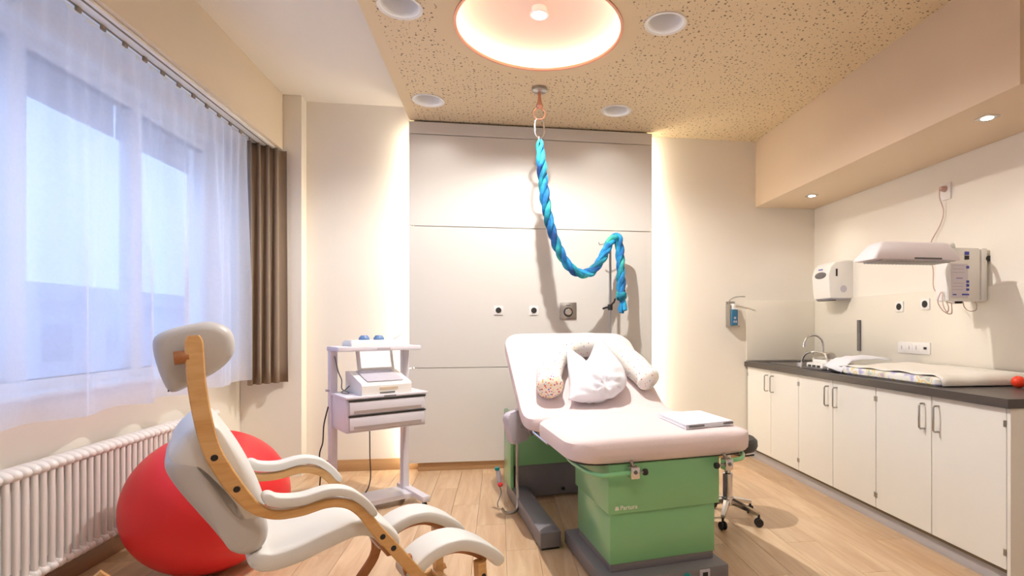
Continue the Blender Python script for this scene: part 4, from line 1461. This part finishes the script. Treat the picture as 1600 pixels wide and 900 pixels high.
# shallow moulded rings round the valve, turned towards the room
vd = Vector((.35, -.85, .10)).normalized()
qm = vd.to_track_quat('Z', 'Y').to_matrix().to_4x4()
for rr in (.05, .075, .10):
    zz = math.sqrt(.375 ** 2 - rr ** 2) - .0025
    obj('moulded_ring', finish(lathem([(rr - .004, zz - .003), (rr, zz + .0022), (rr + .004, zz - .003)], 40, Matrix.Translation((0, 0, -zmin)) @ Matrix.Diagonal((1, 1, .968, 1)) @ qm), True), 'ball', gb)

# ------------------------------------------------------------------ kneeling lounge chair
ch = thing('balance_chair', 'reclining balance chair in white leather on bent beech frame', 'chair', (-.588, 2.329, 0), R(36) - YAW)
frame_c = dens([(-.549, 1.232), (-.545, 1.16), (-.540, 1.08), (-.526, .978), (-.503, .874), (-.465, .787), (-.42, .711), (-.38, .660), (-.324, .629), (-.247, .624), (-.165, .636), (-.10, .622), (-.046, .579), (.012, .495), (.083, .401), (.157, .301), (.23, .20), (.30, .10), (.335, .045)], 5)
def ft_(t_):
    return .050 - .018 * max(0, 1 - t_ / .02) ** 2 - .018 * min(1, max(0, (t_ - .30) / .12)) + .012 * min(1, max(0, (t_ - .62) / .12))
pad_c = dens([(-.375, .690), (-.345, .664), (-.30, .651), (-.24, .648), (-.165, .661), (-.105, .650), (-.05, .606), (-.01, .552)], 5)
runner = dens([(-.832, .357), (-.78, .30), (-.68, .19), (-.55, .10), (-.40, .045), (-.20, .020), (.0, .016), (.20, .016), (.36, .018), (.44, .028), (.50, .048)], 5)
bolt_me = finish(lathem([(0, .004), (.009, .003), (.0105, 0), (0, 0)], 12, RX), True, 40)
bolt_me.materials.append(M['black'])
for sy in (-1, 1):
    y0 = sy * .275
    obj('side_frame', band(B(), frame_c, y0 - .016, y0 + .016, ft_), 'beech', ch)
    obj('arm_pad', finish(pad(B(), even_ends(pad_c, .03), y0 - .034, y0 + .034, lambda q: .040 - .012 * q, lift=1, endround=.03, e=.34), True), 'hide', ch)
    ro = obj('runner', band(B(), runner, y0 - .016, y0 + .016, .032), 'beech', ch)
    for (s_, z_) in ((-.495, .845), (-.435, .735), (.026, .476), (.066, .424)):
        if sy < 0:
            obj('bolt', bolt_me, None, ch, (s_, y0 - .016, z_))
    # strut from the seat down and back to the runner
    obj('strut', band(B(), dens([(.13, .36), (.150, .22), (.09, .12), (.02, .055), (-.03, .035)], 4), y0 - sy * .035 - .014, y0 - sy * .035 + .014, .040), 'beech_d', ch)
    # knee rest: arched pad on a curved bearer with a front post
    ki, ko = (y0 - .005, y0 + .165) if sy < 0 else (y0 - .15, y0 + .005)
    top_c = [(.160, .245), (.185, .285), (.224, .315), (.26, .330), (.30, .337), (.355, .333), (.42, .305), (.48, .262), (.518, .215)]
    kp = dens(top_c, 4)
    obj('knee_pad', finish(pad(B(), even_ends(kp, .035), ki, ko, .055, lift=1, endround=.035, e=.28), True), 'hide', ch)
    obj('knee_bearer', band(B(), dens([(p[0], p[1] - .012) for p in top_c[1:-1]], 4), (ki + ko) / 2 - .035, (ki + ko) / 2 + .035, .018), 'beech_d', ch)
    ps = obj('front_post', band(B(), [(.445, .262), (.452, .15), (.455, .035)], (ki + ko) / 2 - .07 if sy < 0 else (ki + ko) / 2 + .02, (ki + ko) / 2 - .02 if sy < 0 else (ki + ko) / 2 + .07, .040), 'beech', ch)
    if sy < 0:
        obj('post_bolt', bolt_me, None, ps, (.452, (ki + ko) / 2 - .07, .205))
for s_, z_ in ((-.30, .04), (.44, .04)):
    obj('cross_rail', boxm(s_ - .02, s_ + .02, -.262, .262, z_ - .012, z_ + .012, bev=.004), 'beech', ch)
obj('seat_rail', boxm(.05, .085, -.262, .262, .385, .415, bev=.004), 'beech_d', ch)
obj('back_rail', boxm(-.47, -.44, -.262, .262, .74, .77, bev=.004), 'beech_d', ch)
# seat
seat_c = dens([(-.405, .470), (-.34, .440), (-.25, .446), (-.15, .474), (-.06, .494), (.0, .482), (.05, .440), (.085, .385)], 5)
obj('seat', finish(pad(B(), even_ends(seat_c, .05), -.245, .245, .075, lift=.4, endround=.05, e=.28, n=32), True), 'hide', ch)
# backrest: padded front over a paler grey moulded back
def sectioned(prof, ys, m):
    P = catmull([(p[0], 0, p[1]) for p in prof], 4, closed=True)
    cxx = sum(p.x for p in P) / len(P)
    czz = sum(p.z for p in P) / len(P)
    bm = B()
    loft(bm, [[(cxx + (p.x - cxx) * k, y_, czz + (p.z - czz) * k2) for p in P] for y_, k, k2 in ys])
    return finish(bm, True, 60)
W = .245
ys_b = [(-W, .55, .86), (-W + .006, .78, .93), (-W + .02, .93, .975), (-W + .05, 1, 1), (-.1, 1.02, 1), (.1, 1.02, 1), (W - .05, 1, 1), (W - .02, .93, .975), (W - .006, .78, .93), (W, .55, .86)]
obj('back_cushion', sectioned([(-.50, .952), (-.560, .930), (-.612, .845), (-.560, .770), (-.46, .66), (-.395, .60), (-.355, .605), (-.350, .67), (-.385, .77), (-.445, .88)], ys_b, None), 'hide', ch)
obj('back_shell', sectioned([(-.590, .838), (-.622, .815), (-.580, .725), (-.508, .615), (-.440, .515), (-.385, .492), (-.343, .520), (-.345, .60), (-.42, .70), (-.53, .80)], ys_b, None), 'hide_g', ch)
# headrest
hs = [(-.50, 1.275), (-.575, 1.262), (-.640, 1.235), (-.652, 1.19), (-.632, 1.10), (-.605, 1.050), (-.55, 1.072), (-.475, 1.118), (-.435, 1.175), (-.445, 1.245)]
Wh = .235
ys_h = [(-Wh, .72, .72), (-Wh + .006, .86, .86), (-Wh + .02, .95, .95), (-Wh + .05, 1, 1), (0, 1.01, 1.01), (Wh - .05, 1, 1), (Wh - .02, .95, .95), (Wh - .006, .86, .86), (Wh, .72, .72)]
hr = obj('headrest', sectioned(hs, ys_h, None), 'hide_g', ch)
obj('piping', tubem([(-.612, y_, 1.056) for y_ in (-.21, -.1, 0, .1, .21)], .003, 6), 'grey_d', hr)
obj('headrest_axle', tubem([(-.548, -.29, 1.165), (-.548, .29, 1.165)], .010, 10), 'beech_d', ch)
obj('headrest_peg', tubem([(-.560, -.272, 1.166), (-.598, -.272, 1.162)], .021, 14), 'beech_d', hr)
